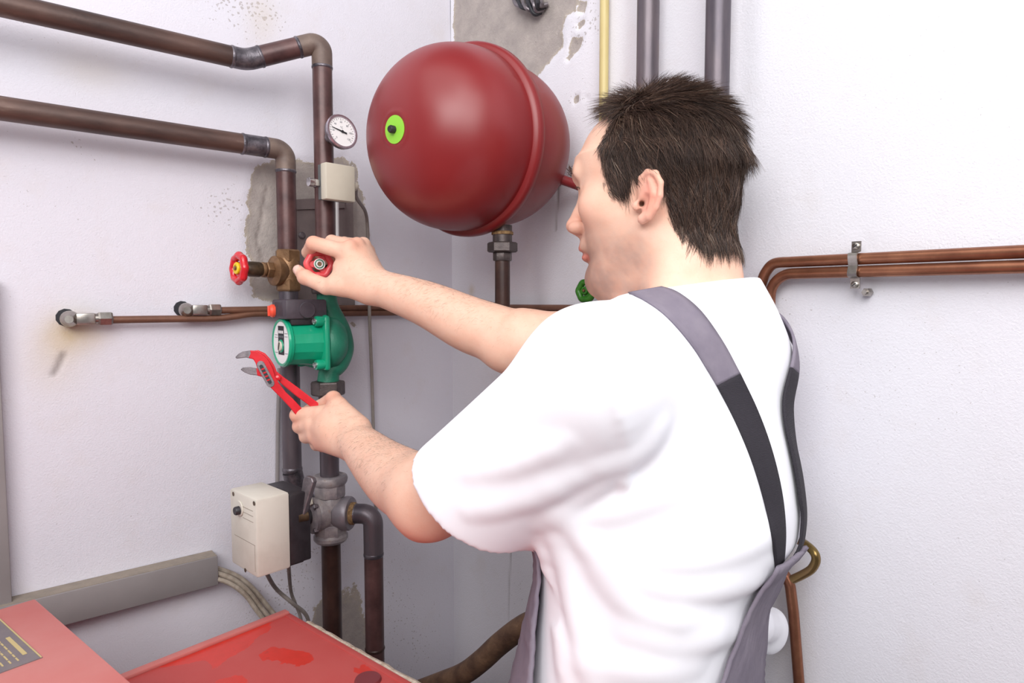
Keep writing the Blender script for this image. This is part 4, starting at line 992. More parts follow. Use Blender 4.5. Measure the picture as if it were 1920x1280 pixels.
# arms
def limb(P, R):
    Q = smooth_path([np.append(p, r) for p, r in zip(P, R)], 7); return [cap(a[:3], b[:3], a[3], b[3], .002 if i else .02) for i, (a, b) in enumerate(zip(Q[:-1], Q[1:]))]
LM = at(716, 874, d=.935); LM2 = at(757, 905, d=.875); RM1 = at(800, 570, d=1.02); RM2 = at(890, 612, d=.985)
bp += [*limb([LE, LM2, LM, LW], [.0445, .0450, .0390, .0295]), cap(LS, LE, .052, .043, .04), cap(LE, at(796, 962, d=.80), .032, .021, .025), sph(at(786, 984, d=.803), .0140, .012),
       cap(RS, RE, .05, .042, .02), *limb([RE, RM2, RM1, RW], [.041, .0420, .0350, .0275]), cap(RE, at(950, 655, d=.955), .036, .034, .02)]
def A3(*t): return at(t[0], t[1], d=t[2])
# right hand (thumb below, fingers over the wheel)
rw = RW
def chain(pts, rs, k=.003, k0=.005):
    out = []
    for i in range(len(pts) - 1): out.append(cap(pts[i], pts[i + 1], rs[i], rs[i + 1], k0 if i == 0 else k))
    return out
R_ = []
R_ += [cap(A3(700, 528, 1.055), A3(652, 475, 1.058), .019, .0140, .016), cap(A3(700, 528, 1.06), A3(668, 464, 1.072), .019, .0130, .014), cap(A3(703, 530, 1.066), A3(681, 462, 1.09), .018, .0120, .014), cap(A3(705, 535, 1.072), A3(690, 472, 1.105), .018, .011, .014)]
R_ += [cap(A3(690, 546, 1.052), A3(628, 533, 1.052), .019, .0155, .018), ell(A3(664, 512, 1.060), (.026, .026, .019), k=.02), cap(A3(640, 500, 1.07), A3(650, 528, 1.06), .013, .015, .015)]
R_ += chain([A3(650, 473, 1.058), A3(588, 456, 1.072), A3(577, 473, 1.104), A3(588, 492, 1.125)], [.0135, .0118, .0098, .0085])
R_ += chain([A3(667, 463, 1.072), A3(622, 452, 1.108), A3(604, 470, 1.135), A3(606, 490, 1.14)], [.0125, .0105, .0092, .0082])
R_ += chain([A3(680, 461, 1.09), A3(645, 455, 1.125), A3(625, 474, 1.148), A3(622, 492, 1.150)], [.0118, .0102, .009, .008])
R_ += chain([A3(690, 470, 1.105), A3(665, 466, 1.135), A3(645, 482, 1.152), A3(640, 497, 1.150)], [.0105, .0092, .0082, .0075])
R_ += chain([A3(640, 536, 1.052), A3(612, 537, 1.056), A3(572, 520, 1.074), A3(559, 506, 1.086)], [.0165, .0132, .0112, .0088])
R_ += [sph(A3(656, 462, 1.056), .0098, .010), sph(A3(670, 456, 1.072), .0088, .008), sph(A3(682, 455, 1.088), .008, .008), sph(A3(572, 519, 1.070), .0118, .006)]
# left hand round the pliers
L_ = []
L_ += [cap(A3(662, 812, 1.015), A3(603, 778, 1.062), .020, .0138, .010), cap(A3(662, 822, 1.01), A3(588, 797, 1.064), .020, .0138, .008), cap(A3(660, 832, 1.01), A3(592, 815, 1.062), .020, .0130, .008), cap(A3(656, 838, 1.01), A3(606, 830, 1.058), .019, .0140, .014)]
L_ += [ell(A3(628, 800, 1.045), (.028, .028, .022), k=.02)]
L_ += chain([A3(603, 777, 1.062), A3(558, 778, 1.084), A3(568, 776, 1.112), A3(590, 778, 1.118)], [.0150, .0125, .0105, .009])
L_ += chain([A3(588, 797, 1.064), A3(562, 799, 1.088), A3(572, 797, 1.116), A3(594, 797, 1.12)], [.0150, .0118, .010, .0085])
L_ += chain([A3(592, 815, 1.062), A3(574, 818, 1.086), A3(586, 815, 1.114), A3(606, 813, 1.116)], [.0140, .0112, .0098, .0085])
L_ += chain([A3(606, 830, 1.058), A3(594, 833, 1.080), A3(604, 829, 1.106), A3(622, 826, 1.108)], [.0130, .0102, .009, .008])
L_ += [cap(A3(672, 800, 1.02), A3(634, 762, 1.055), .018, .0155, .016)] + chain([A3(634, 762, 1.055), A3(625, 747, 1.072), A3(603, 760, 1.098), A3(578, 768, 1.108)], [.0150, .0125, .0108, .009])
body = Sdf(bp + R_ + L_)

# ------------------------------------------------------------------ t-shirt
a_t = math.radians(24)
TF = nrm(-RT * math.cos(a_t) + V(-math.sin(AZ), math.cos(AZ), 0) * math.sin(a_t)); TS = np.cross((0, 0, 1), TF)
tk = [(1.51, 1290, .84, .050, .09), (1.475, 1268, .82, .070, .112), (1.425, 1257, .805, .098, .140), (1.343, 1250, .795, .140, .160), (1.245, 1248, .79, .155, .165), (1.20, 1238, .79, .136, .163), (1.146, 1226, .79, .126, .162), (1.03, 1210, .79, .131, .165), (.88, 1208, .79, .142, .165)]
TZk = np.array([k_[0] for k_ in tk])[::-1]
TC = np.array([at(k_[1], 640 - 0, d=k_[2])[:2] for k_ in tk])[::-1]; TA_ = np.array([k_[3] for k_ in tk])[::-1]; TB_ = np.array([k_[4] for k_ in tk])[::-1]
def crv(z, Y):  # smooth interpolation
    z = np.clip(z, TZk[0], TZk[-1]); i = np.clip(np.searchsorted(TZk, z) - 1, 0, len(TZk) - 2); n = len(TZk)
    m = np.zeros(n); m[1:-1] = (Y[2:] - Y[:-2]) / (TZk[2:] - TZk[:-2]); m[0] = (Y[1] - Y[0]) / (TZk[1] - TZk[0]); m[-1] = (Y[-1] - Y[-2]) / (TZk[-1] - TZk[-2])
    h = TZk[i + 1] - TZk[i]; t = (z - TZk[i]) / h
    return (2 * t ** 3 - 3 * t ** 2 + 1) * Y[i] + (t ** 3 - 2 * t ** 2 + t) * h * m[i] + (-2 * t ** 3 + 3 * t ** 2) * Y[i + 1] + (t ** 3 - t ** 2) * h * m[i + 1]
def torso_fn(p, grow=0.):
    z = p[:, 2]; cx, cy, a, b = crv(z, TC[:, 0]), crv(z, TC[:, 1]), crv(z, TA_) + grow, crv(z, TB_) + grow
    dx, dy = p[:, 0] - cx, p[:, 1] - cy; f_, s_ = dx * TF[0] + dy * TF[1], dx * TS[0] + dy * TS[1]; n = 2.35
    k0 = (np.abs(f_ / a) ** n + np.abs(s_ / b) ** n) ** (1 / n)
    return np.maximum((k0 - 1) * np.minimum(a, b) * .92, z - 1.512)
SH = at(884, 922, d=.765); sa = nrm(nrm(SH - LS) + V(0, 0, -.22)); RSH = RS + (RE - RS) * .45; rsa = nrm(RE - RS)
def sleeve(p):
    d = cap(LS, SH + sa * .02, .068, .079)
    f_ = d.fn(p); f_ = smin(f_, cap(LS + V(0, 0, -.02), SH + V(0, 0, -.004) + sa * .02, .06, .076).fn(p), .02)
    t = (p - SH) @ sa; inner = cap(LS + (SH - LS) * .6, SH + sa * .1, .066, .0745).fn(p)
    f_ = np.maximum(f_, t); return np.maximum(f_, -inner)
def rsleeve(p):
    f_ = cap(RS, RSH + rsa * .02, .060, .066).fn(p); f_ = np.maximum(f_, (p - RSH) @ rsa)
    return np.maximum(f_, -cap(RS + (RSH - RS) * .6, RSH + rsa * .1, .058, .062).fn(p))
sp_ = [Prim(torso_fn, (.75, -.22, 1.2), .50, .0), cap(NB + V(0, 0, -.024), LS + V(0, 0, .004), .076, .067, .05), cap(NB + V(0, 0, -.035), RS + V(0, 0, 0), .074, .062, .05),
       cap(hw(-.042, 0, -.085), NB, .0610, .070, .03), cap(hw(.0, 0, -.13), hw(-.01, 0, -.17), .05, .06, .04), cap(NB, hw(-.085, 0, -.2), .066, .07, .06),
       Prim(rsleeve, (RS + RSH) / 2, .14, .02), ell(at(1444, 1182, d=.86), (.020, .03, .030), k=.01)]
def shirt_base(p, c=None, rad=None):
    d = Sdf(sp_)(p, c, rad)
    return smin(d, sleeve(p), .035)
NP = at(1385, 530, d=.86); nn_ = nrm(V(0, 0, 1) + HF * .16)
def neckcut(p, d):
    c_ = (p - NP) @ nn_; return np.maximum(d, c_)
folds = []   # (px polyline, radius, height)
FL = [([(1045, 962), (1100, 1010), (1200, 1045), (1300, 1050), (1400, 1020), (1460, 985)], .020, .0045), ([(1075, 1000), (1160, 1075), (1260, 1110), (1360, 1105), (1440, 1080)], .020, .005),
      ([(1130, 1080), (1210, 1150), (1320, 1165), (1430, 1120)], .022, .005), ([(1180, 1190), (1280, 1210), (1380, 1185), (1440, 1160)], .022, .004), ([(1040, 985), (1060, 1080), (1085, 1180), (1110, 1280)], .016, .005), ([(1020, 1010), (1030, 1100), (1050, 1200), (1060, 1280)], .012, .0045),
      ([(1040, 960), (1090, 968), (1150, 958), (1230, 930), (1330, 900)], .016, .004), ([(1175, 862), (1130, 905), (1070, 945), (1020, 985)], .018, .004), ([(1090, 1240), (1200, 1255), (1300, 1250)], .02, .003),
      ([(1050, 590), (1100, 640), (1140, 710), (1165, 780), (1177, 850), (1170, 930)], .006, .0018), ([(1240, 800), (1200, 850), (1120, 880), (1010, 940)], .016, .003), ([(850, 880), (960, 870), (1060, 830)], .018, .0025), ([(880, 960), (980, 940), (1060, 900)], .018, .003),
      ([(1262, 520), (1300, 521), (1350, 528), (1388, 540)], .005, .0016), ([(1195, 551), (1225, 536), (1262, 520)], .005, .0016), ([(1300, 600), (1380, 680), (1440, 790)], .03, .003)]
FP = []
for pl_, r_, h_ in FL:
    pts = []
    for x in hitv(shirt_base, pl_):
        if x is None: continue
        pts.append(x - grad(shirt_base, x, .004) * (r_ - h_ * .5))
    if len(pts) > 1:
        pts = smooth_path(pts, 3)
        for i in range(len(pts) - 1):
            e0 = .35 + .65 * math.sin(math.pi * min(1, (i + .5) / (len(pts) - 1))) ** .5
            FP.append(cap(pts[i] , pts[i + 1], r_, None, min(.012, r_ * .8)))
FS = Sdf(FP)
def shirt(p, c=None, rad=None):
    d = shirt_base(p, c, rad); near = d < .03
    if near.any():
        q = p[near]; e = Sdf(FP)(q, c, rad) if c is not None else FS(q)
        t = (q - SH) @ sa; fr = np.linalg.norm(q - SH, axis=1) < .17
        inn = cap(LS + (SH - LS) * .6, SH + sa * .1, .064, .0735).fn(q); e = np.where(fr, np.maximum(np.maximum(e, t), -inn), e)
        d = d.copy(); d[near] = smin(d[near], e, .006)
    d = neckcut(p, d)
    return np.maximum(d, .93 - p[:, 2])

SKIN_C = lambda c: np.array(S(c)[:3])
def skin_cols(P):
    q = (P - HH) @ HR.T; x, y, z = q[:, 0], np.abs(q[:, 1]), q[:, 2]; g = lambda c, r: np.exp(-(((x - c[0]) / r[0]) ** 2 + ((y - c[1]) / r[1]) ** 2 + ((z - c[2]) / r[2]) ** 2))
    n = len(P); col = np.tile(SKIN_C((229, 189, 167)), (n, 1))
    def mixc(w_, c): nonlocal col; w_ = np.clip(w_, 0, 1)[:, None]; col = col * (1 - w_) + SKIN_C(c) * w_
    onhead = (np.linalg.norm(q, axis=1) < .2)
    nz = .5 + fbm(P[:, 0] * 60 + P[:, 2] * 11, P[:, 2] * 60 + P[:, 1] * 50, 3, 1)
    mixc(onhead * (z < -.01) * np.clip((.088 - np.abs(x - .045)) * 30, 0, 1) * np.clip((-.012 - z) * 22, 0, 1) * .85 * (.5 + nz) * (z > -.14) * np.clip((x + .035) * 25, 0, 1), (164, 132, 120))
    mixc(onhead * g((-.012, .088, .0), (.02, .016, .032)) * .75, (228, 142, 126))
    mixc(onhead * g((.108, 0, -.02), (.02, .02, .018)) * .6, (222, 148, 128))
    mixc(onhead * g((.075, .045, -.01), (.03, .03, .02)) * .35, (224, 152, 132))
    mixc(onhead * (np.exp(-((z + .0505) / .0045) ** 4) + np.exp(-((z + .0620) / .0055) ** 4)) * (x > .082) * (y < .022) * .8, (196, 108, 98))
    mixc(onhead * g((-.003, .072, -.006), (.006, .012, .006)) * .9, (92, 48, 38))
    # knuckles, elbow
    for c, r in ((at(585, 452, d=1.07), .018), (at(572, 519, d=1.07), .015), (at(660, 455, d=1.06), .02), (at(552, 785, d=1.08), .022), (at(625, 742, d=1.06), .018), (at(600, 840, d=1.05), .03), (at(790, 990, d=.8), .035)):
        mixc(np.exp(-(np.linalg.norm(P - c, axis=1) / r) ** 2) * .5, (222, 140, 118))
    return col, q, onhead
tsk = NT('skin'); base = tsk.attrc('tint')
mo = tsk.noise(55, 5, .6); fine = tsk.noise(420, 3, .6)
colr = tsk.mix(tsk.ramp(mo, [(.35, (0, 0, 0)), (.75, (.35,) * 3)]), base, S((222, 160, 132)))
colr = tsk.mix(tsk.math('MULTIPLY', tsk.ramp(fine, [(.6, (0, 0, 0)), (.85, (1, 1, 1))]), .2), colr, S((180, 120, 96)))
colr = tsk.mix(tsk.attr('scalp'), colr, S((62, 46, 38)))
bn = tsk.bump(fine, .22, .0006); bn = tsk.bump(mo, .12, .0015, bn)
M['skin'] = tsk.out(colr, .48, bn, Subsurface_Weight=.12, Subsurface_Scale=.006, Subsurface_Radius=(1, .35, .2))
M['skin'].node_tree.nodes['Principled BSDF'].inputs['Specular IOR Level'].default_value = .35

# hairline polygon in the head's side plane
def midxz(px, py, Y):
    r = ray(px, py); t = ((HH + HL * Y - CAMLOC) @ HL) / (r @ HL); q = CAMLOC + r * t - HH; return (float(q @ HF), float(q @ HU))
HPOLY = [midxz(x, y, .066) for x, y in [(1150, 214), (1138, 236), (1128, 268), (1128, 292), (1137, 318), (1140, 344), (1152, 374), (1166, 354), (1190, 336), (1215, 322), (1244, 340), (1248, 370), (1254, 402), (1270, 432), (1300, 452), (1352, 458)]]
HPOLY = [(.056, .20), (.052, .112)] + HPOLY[0:] + [(-.084, -.052), (-.2, -.05), (-.2, .25)]

man = thing('person', 'man in white t-shirt and grey bib overalls seen from behind, turning a red handwheel and holding red pliers', 'person', V(.75, -.22, 0))
man['label'] = 'dark-haired man in white t-shirt and grey overalls, turning a red wheel, holding pliers'
lo, hi = V(.02, -.62, 1.08), V(1.02, .02, 1.80)
import time as _t; _t0 = _t.time()
Vb, Fb = mesh_sdf(body, lo, hi, .0021, slack=1.9)
Vb, Fb = biggest(Vb, Fb); Vb = relax(Vb, Fb, 1, .5)
cols, qh, onh = skin_cols(Vb)
q2 = np.stack([qh[:, 0], qh[:, 2]], 1); sdp = polysd(q2, HPOLY)
earm = np.exp(-((qh[:, 0] + .013) / .02) ** 4 - ((qh[:, 2]) / .03) ** 4) * (np.abs(qh[:, 1]) > .073)
scalp = onh * np.clip(.5 + sdp / .010 + .6 * fbm(q2[:, 0] * 300, q2[:, 1] * 300, 3, 4), 0, 1) * (1 - np.clip(earm * 2, 0, 1)) * (qh[:, 2] > -.07)
skin_ob = mesh_np('body', Vb, Fb, M['skin'], man, {'scalp': scalp}, cols)
print('body', len(Vb), _t.time() - _t0); _t0 = _t.time()
# eyes
for s_ in (1, -1):
    c = hw(.0770, .032 * s_, .0235); e = MB().lathe([(0, -.0126)] + [(.0126 * math.cos(t), .0126 * math.sin(t)) for t in np.linspace(-1.5, 1.5, 14)] + [(0, .0126)], c, HF, 24).build('eye', M['white'], man)
    MB().lathe([(.0058, .0113), (.004, .0122), (0, .0126)], c, nrm(HF - HU * .1 + HL * .0), 20).build('iris', mat('iris_brown', (70, 60, 54), None, rough=.2, bump=0), e)
# thumb nail
tn = A3(561, 508, 1.0775); u1 = nrm(A3(556, 501, 1.082) - A3(566, 516, 1.07)); n1_ = nrm(CAMLOC - tn + V(0, 0, -.35))
n1_ = nrm(n1_ - u1 * (n1_ @ u1))
nail = MB(); w1 = np.cross(u1, n1_); cpt = A3(561, 508, 1.084)
rows = []
for i in range(7):
    for j in range(7):
        a_, b_ = (i - 3) / 3 * .0062, (j - 3) / 3 * 1.0
        rows.append(cpt + u1 * a_ + (n1_ * math.cos(b_) + w1 * math.sin(b_)) * (.0094 - .0006 * (i / 6)))
nail.add(rows, [(i * 7 + j, i * 7 + j + 1, i * 7 + j + 8, i * 7 + j + 7) for i in range(6) for j in range(6)])
no = nail.build('thumb_nail', mat('nail', (232, 190, 176), None, rough=.25, bump=0), man); m_ = no.modifiers.new('s', 'SOLIDIFY'); m_.thickness = .0008

# ------------------------------------------------------------------ hair
def strands(name, roots, dirs, bend, length, rad, segs, material, parent, shade):
    n = len(roots); s_ = np.linspace(0, 1, segs + 1)
    P = roots[:, None, :] + length[:, None, None] * (dirs[:, None, :] * s_[None, :, None] + bend[:, None, :] * (s_ ** 2)[None, :, None])
    T = np.gradient(P, axis=1); T /= np.linalg.norm(T, axis=2, keepdims=True) + 1e-9
    ref = np.tile(V(.31, .52, .79), (n, 1))[:, None, :]; U_ = np.cross(T, ref); U_ /= np.linalg.norm(U_, axis=2, keepdims=True) + 1e-9; W_ = np.cross(T, U_)
    r = rad[:, None] * (1 - .85 * s_[None, :] ** 1.5)
    ring = [P + (U_ * math.cos(a) + W_ * math.sin(a)) * r[:, :, None] for a in (0, 2.094, 4.189)]
    VV = np.stack(ring, 2).reshape(-1, 3)      # n, segs+1, 3
    base_ = np.arange(n)[:, None] * (segs + 1) * 3 + np.arange(segs)[None] * 3; F = []
    for k in range(3):
        k2 = (k + 1) % 3; F.append(np.stack([base_ + k, base_ + k2, base_ + 3 + k2, base_ + 3 + k], -1).reshape(-1, 4))
    o = mesh_np(name, VV, np.concatenate(F), material, parent, {'shade': np.repeat(shade, (segs + 1) * 3)}, kind='stuff'); return o
th_ = NT('hair_brown'); sh_ = th_.attr('shade')
M['hair'] = th_.out(th_.ramp(sh_, [(0, S((34, 24, 20))), (.55, S((76, 55, 45))), (.9, S((128, 100, 84))), (1, S((156, 138, 122)))]), .5)
M['armhair'] = th_.m.copy(); 
fc_ = Vb[Fb].mean(1); fn_ = np.cross(Vb[Fb[:, 2]] - Vb[Fb[:, 0]], Vb[Fb[:, 3]] - Vb[Fb[:, 1]]); ar = np.linalg.norm(fn_, axis=1) / 2; fn_ /= (2 * ar[:, None] + 1e-12)
sc_ = scalp[Fb].mean(1)
def pick(wt, n): c = np.cumsum(wt); return np.searchsorted(c, rng.random(n) * c[-1])
NH = 30000
ids = pick(ar * np.clip(sc_ * 1.6 - .3, 0, 1), NH)
roots = fc_[ids] + rng.normal(0, .0008, (NH, 3)); nr = fn_[ids]; qr = (roots - HH) @ HR.T
clump = roots[rng.integers(0, NH, 1500)]; cj = rng.normal(0, 1, (1500, 3))
ci = np.zeros(NH, int)
for k in range(0, NH, 2000):
    ci[k:k + 2000] = np.argmin(((roots[k:k + 2000, None, :] - clump[None]) ** 2).sum(2), 1)
top = np.clip((qr[:, 2] - .085) / .04, 0, 1); frontt = np.clip((qr[:, 0] + .01) / .06, 0, 1); side = 1 - top
backk = np.clip((-.03 - qr[:, 0]) / .04, 0, 1)
flow_l = np.stack([-.5 + .45 * backk, 0 * top, -1 * np.ones(NH)], 1) * side[:, None] + top[:, None] * np.stack([.9 * frontt - .75 * (1 - frontt), .25 * np.sign(qr[:, 1]) * (1 - frontt), .1 + .2 * frontt], 1)
tmp = np.clip((qr[:, 0] - .03) / .04, 0, 1) * side; flow_l[:, 0] += .75 * tmp
flow = flow_l @ HR; flow = flow + cj[ci] * .22 + rng.normal(0, .10, (NH, 3))
flow -= nr * np.sum(flow * nr, 1)[:, None]; flow /= np.linalg.norm(flow, axis=1)[:, None] + 1e-9
liftv = .30 + .50 * top + rng.normal(0, .09, NH); low = np.clip((-.02 - qr[:, 2]) / .03, 0, 1); liftv += .18 * backk * low
d0 = flow + nr * liftv[:, None]; d0 /= np.linalg.norm(d0, axis=1)[:, None]
bend = flow * .35 - nr * (.30 * (1 - top))[:, None] - HU * .12
ln = (.026 + .006 * top - .004 * low) * rng.uniform(.7, 1.25, NH); hl_ = np.clip((sc_[ids]), .45, 1); ln *= hl_
pull = (clump[ci] - roots); pull -= nr * np.sum(pull * nr, 1)[:, None]; bend = bend + pull * 22 * rng.uniform(.3, 1, NH)[:, None]
ln *= np.where(qr[:, 0] > .035, .8, 1) * np.where((qr[:, 0] > .02) & (side > .5), .7, 1)
strands('hair', roots, d0, bend, ln, rng.uniform(.00022, .00045, NH), 6, M['hair'], man, np.clip(rng.normal(.45, .22, NH) + cj[ci][:, 0] * .10, 0, 1))
# eyebrow + lashes
def small_hair(name, c, n, spread, dirv, L, rad):
    r0 = c + (rng.normal(0, 1, (n, 3)) * spread) @ HR; dv = np.tile(dirv @ HR, (n, 1)) + rng.normal(0, .25, (n, 3)); dv /= np.linalg.norm(dv, axis=1)[:, None]
    strands(name, r0, dv, dv * 0, np.full(n, L) * rng.uniform(.6, 1.2, n), np.full(n, rad), 3, M['hair'], man, rng.uniform(.2, .7, n))
for s_ in (1, -1):
    for k in range(5):
        y_ = .012 + .008 * k; small_hair('eyebrow', hw(.1075 - .0020 * k * k * .5 + .001, y_ * s_, .0455 + .0008 * k), 26, V(.0012, .0035, .0022), V(-.1, .8 * s_, .15), .008, .00025) if k == 0 else small_hair('eyebrow', hw(.1085 - .0006 * k * k, y_ * s_, .0455 + .0006 * k), 26, V(.0012, .0035, .0022), V(-.2, .8 * s_, .1), .007, .00025)
    small_hair('eyelashes', hw(.0905, .031 * s_, .0255), 22, V(.0006, .006, .0006), V(1, .2 * s_, -.25), .006, .0002)
# forearm hair
def onarm(P, a, b): e = b - a; return np.clip(((P - a) @ e) / (e @ e), -1, 2)
wl = np.exp(-(((onarm(fc_, LW, LE) - .35) / .45) ** 2)) * (np.linalg.norm(np.cross(fc_ - LW, nrm(LE - LW)), axis=1) < .065) * (fn_[:, 2] > -.1)
wr = np.exp(-(((onarm(fc_, RW, RE) - .40) / .42) ** 2)) * (np.linalg.norm(np.cross(fc_ - RW, nrm(RE - RW)), axis=1) < .06) * (fn_[:, 2] > -.1)
for wt, a, b in ((wl, LW, LE), (wr, RW, RE)):
    ids = pick(ar * wt * (.3 + np.clip(fn_[:, 2], 0, 1)), 1500); n = len(ids); fl_ = np.tile(nrm(a - b) * .4 + V(0, 0, -.5), (n, 1)) + rng.normal(0, .25, (n, 3)); nr_ = fn_[ids]
    fl_ -= nr_ * np.sum(fl_ * nr_, 1)[:, None]; fl_ /= np.linalg.norm(fl_, axis=1)[:, None]; dv = fl_ + nr_ * .30; dv /= np.linalg.norm(dv, axis=1)[:, None]
    strands('arm_hair', fc_[ids], dv, -nr_ * .25, rng.uniform(.004, .009, n), np.full(n, .00006), 3, M['hair'], man, rng.uniform(.6, 1, n))

# shirt mesh
tcl = NT('white_cotton'); cb_ = tcl.bump(tcl.noise(1400, 2), .12, .0004)
M['cotton'] = tcl.out(S((240, 240, 246)), .9, cb_, Sheen_Weight=.1)
Vs, Fs = mesh_sdf(shirt, V(.30, -.66, .92), V(1.12, .04, 1.56), .0036, slack=2.2)
Vs = relax(Vs, Fs, 3, .5)
mesh_np('t_shirt', Vs, Fs, M['cotton'], man)
print('shirt', len(Vs), _t.time() - _t0)
# thin seam at the sleeve cap and hem stitch
M['thread'] = mat('white_thread', (214, 214, 224), None, rough=.9, bump=0)

# ------------------------------------------------------------------ overalls
tg = NT('grey_twill'); wv = tg.noise(900, 2); M['twill'] = tg.out(tg.ramp(tg.noise(40, 4), [(.3, S((118, 110, 124))), (.7, S((130, 122, 134)))]), .85, tg.bump(wv, .3, .0005))
tb_ = NT('black_elastic'); wvv = tb_.n('ShaderNodeTexWave', bands_direction='Z'); wvv.inputs['Scale'].default_value = 260; tb_.l(tb_.pos(), wvv.inputs['Vector'])
M['elastic'] = tb_.out(S((40, 36, 44)), .8, tb_.bump(wvv.outputs['Fac'], .5, .0006))
ov = bpy.data.objects.new('overalls', None); COL.objects.link(ov); ov.parent = man; ov['label'] = 'grey bib overalls with grey and black straps'
def ribbon(name, Lp, Rp, m_, n=48, nw=6, off=.0012, th=.0026, parent=ov):
    def res(pp): 
        P = np.array(smooth_path([V(*p, 0) for p in pp], 12))[:, :2]; s_ = np.concatenate([[0], np.cumsum(np.linalg.norm(np.diff(P, axis=0), axis=1))]); t = np.linspace(0, s_[-1], n); return np.stack([np.interp(t, s_, P[:, 0]), np.interp(t, s_, P[:, 1])], 1)
    A, B_ = res(Lp), res(Rp)
    rows = hitv(shirt, [A[i] + (B_[i] - A[i]) * j / nw for i in range(n) for j in range(nw + 1)], off)
    for i in range(len(rows)):
        if rows[i] is None: rows[i] = rows[i - 1] if rows[i - 1] is not None else rows[i + 1]
    G = np.array(rows).reshape(n, nw + 1, 3); 
    for it in range(4): G[1:-1] = .5 * G[1:-1] + .25 * (G[2:] + G[:-2])
    o = MB().add(G.reshape(-1, 3), [(i * (nw + 1) + j, i * (nw + 1) + j + 1, (i + 1) * (nw + 1) + j + 1, (i + 1) * (nw + 1) + j) for i in range(n - 1) for j in range(nw)]).build(name, m_, parent, angle=180)
    m = o.modifiers.new('solid', 'SOLIDIFY'); m.thickness = th; m.offset = 0; return o, G
LE_ = [(1178, 549), (1205, 560), (1250, 592), (1300, 650), (1345, 722)]; RE_ = [(1240, 538), (1270, 548), (1312, 582), (1354, 640), (1387, 700)]
LB_ = [(1345, 722), (1378, 786), (1410, 862), (1434, 940), (1448, 1005), (1455, 1066)]; RB_ = [(1387, 700), (1420, 770), (1448, 850), (1466, 930), (1472, 1000), (1469, 1052)]
s1, G1 = ribbon('strap', LE_, RE_, M['twill']); s2, G2 = ribbon('elastic_strap', LB_, RB_, M['elastic']); s2['label'] = 'black elastic part of the near strap'
# the far strap: mirrored across the spine plane
ge = G2[-1].mean(0); _z = np.array([ge[2]]); _d = ge[:2] - V(float(crv(_z, TC[:, 0])[0]), float(crv(_z, TC[:, 1])[0]))
SPINE = math.degrees(math.atan2(_d @ TS[:2], _d @ TF[:2])) % 360 + 6; print('spine', SPINE)
def mirror(G):
    z = G[..., 2]; cx, cy = crv(z, TC[:, 0]), crv(z, TC[:, 1]); am = math.radians(SPINE - 90); mn = TF * math.cos(am) + TS * math.sin(am); s_ = (G[..., 0] - cx) * mn[0] + (G[..., 1] - cy) * mn[1]
    R = G.copy(); R[..., 0] -= 2 * s_ * mn[0]; R[..., 1] -= 2 * s_ * mn[1]; return R
spine_s = []
for nm, G, m_ in (('strap', G1, M['twill']), ('elastic_strap', G2, M['elastic'])):
    R = mirror(G); n, w_ = R.shape[:2]; flat = R.reshape(-1, 3).copy()
    for it in range(12):
        d = shirt(flat) - .0048; gr = np.stack([shirt(flat + np.eye(3)[a] * .002) - shirt(flat - np.eye(3)[a] * .002) for a in range(3)], 1); gr /= np.linalg.norm(gr, axis=1)[:, None] + 1e-9; flat -= gr * np.clip(d, -.02, .02)[:, None] * .7
    o = MB().add(flat, [(i * w_ + j, i * w_ + j + 1, (i + 1) * w_ + j + 1, (i + 1) * w_ + j) for i in range(n - 1) for j in range(w_ - 1)]).build(nm, m_, ov, angle=180)
    m = o.modifiers.new('solid', 'SOLIDIFY'); m.thickness = .003; m.offset = 0
# bib, back panel and trousers as shells round the torso; angle 0 = front, + towards the camera
def wrap(ang, z, off):
    a = math.radians(ang); d_ = TF * math.cos(a) + TS * math.sin(a); c = V(float(crv(np.array([z]), TC[:, 0])[0]), float(crv(np.array([z]), TC[:, 1])[0]), z)
    ts = np.linspace(.30, .02, 141); P = c + ts[:, None] * d_; s_ = torso_fn(P) if True else shirt(P)
    k = int(np.argmax(s_ < 0)); return P[max(k, 1)] + d_ * off
def shell(name, zs, a0, a1, off, m_, n=40, parent=ov, wr=.0015, th=.004):
    R = []
    for i, z in enumerate(zs):
        A0, A1_ = a0(z), a1(z)
        for j in range(n + 1):
            t = j / n; ang = A0 + (A1_ - A0) * t
            R.append(wrap(ang, z, (off(z) if callable(off) else off) + wr * math.sin(z * 60 + ang * .11) * math.sin(ang * .23) + .003 * math.exp(-min(t, 1 - t) * 30)))
    o = MB().add(R, [(i * (n + 1) + j, i * (n + 1) + j + 1, (i + 1) * (n + 1) + j + 1, (i + 1) * (n + 1) + j) for i in range(len(zs) - 1) for j in range(n)]).build(name, m_, parent, angle=180)
    m = o.modifiers.new('solid', 'SOLIDIFY'); m.thickness = th; m.offset = 0; return o
BIBA, BACKA = 40, 34
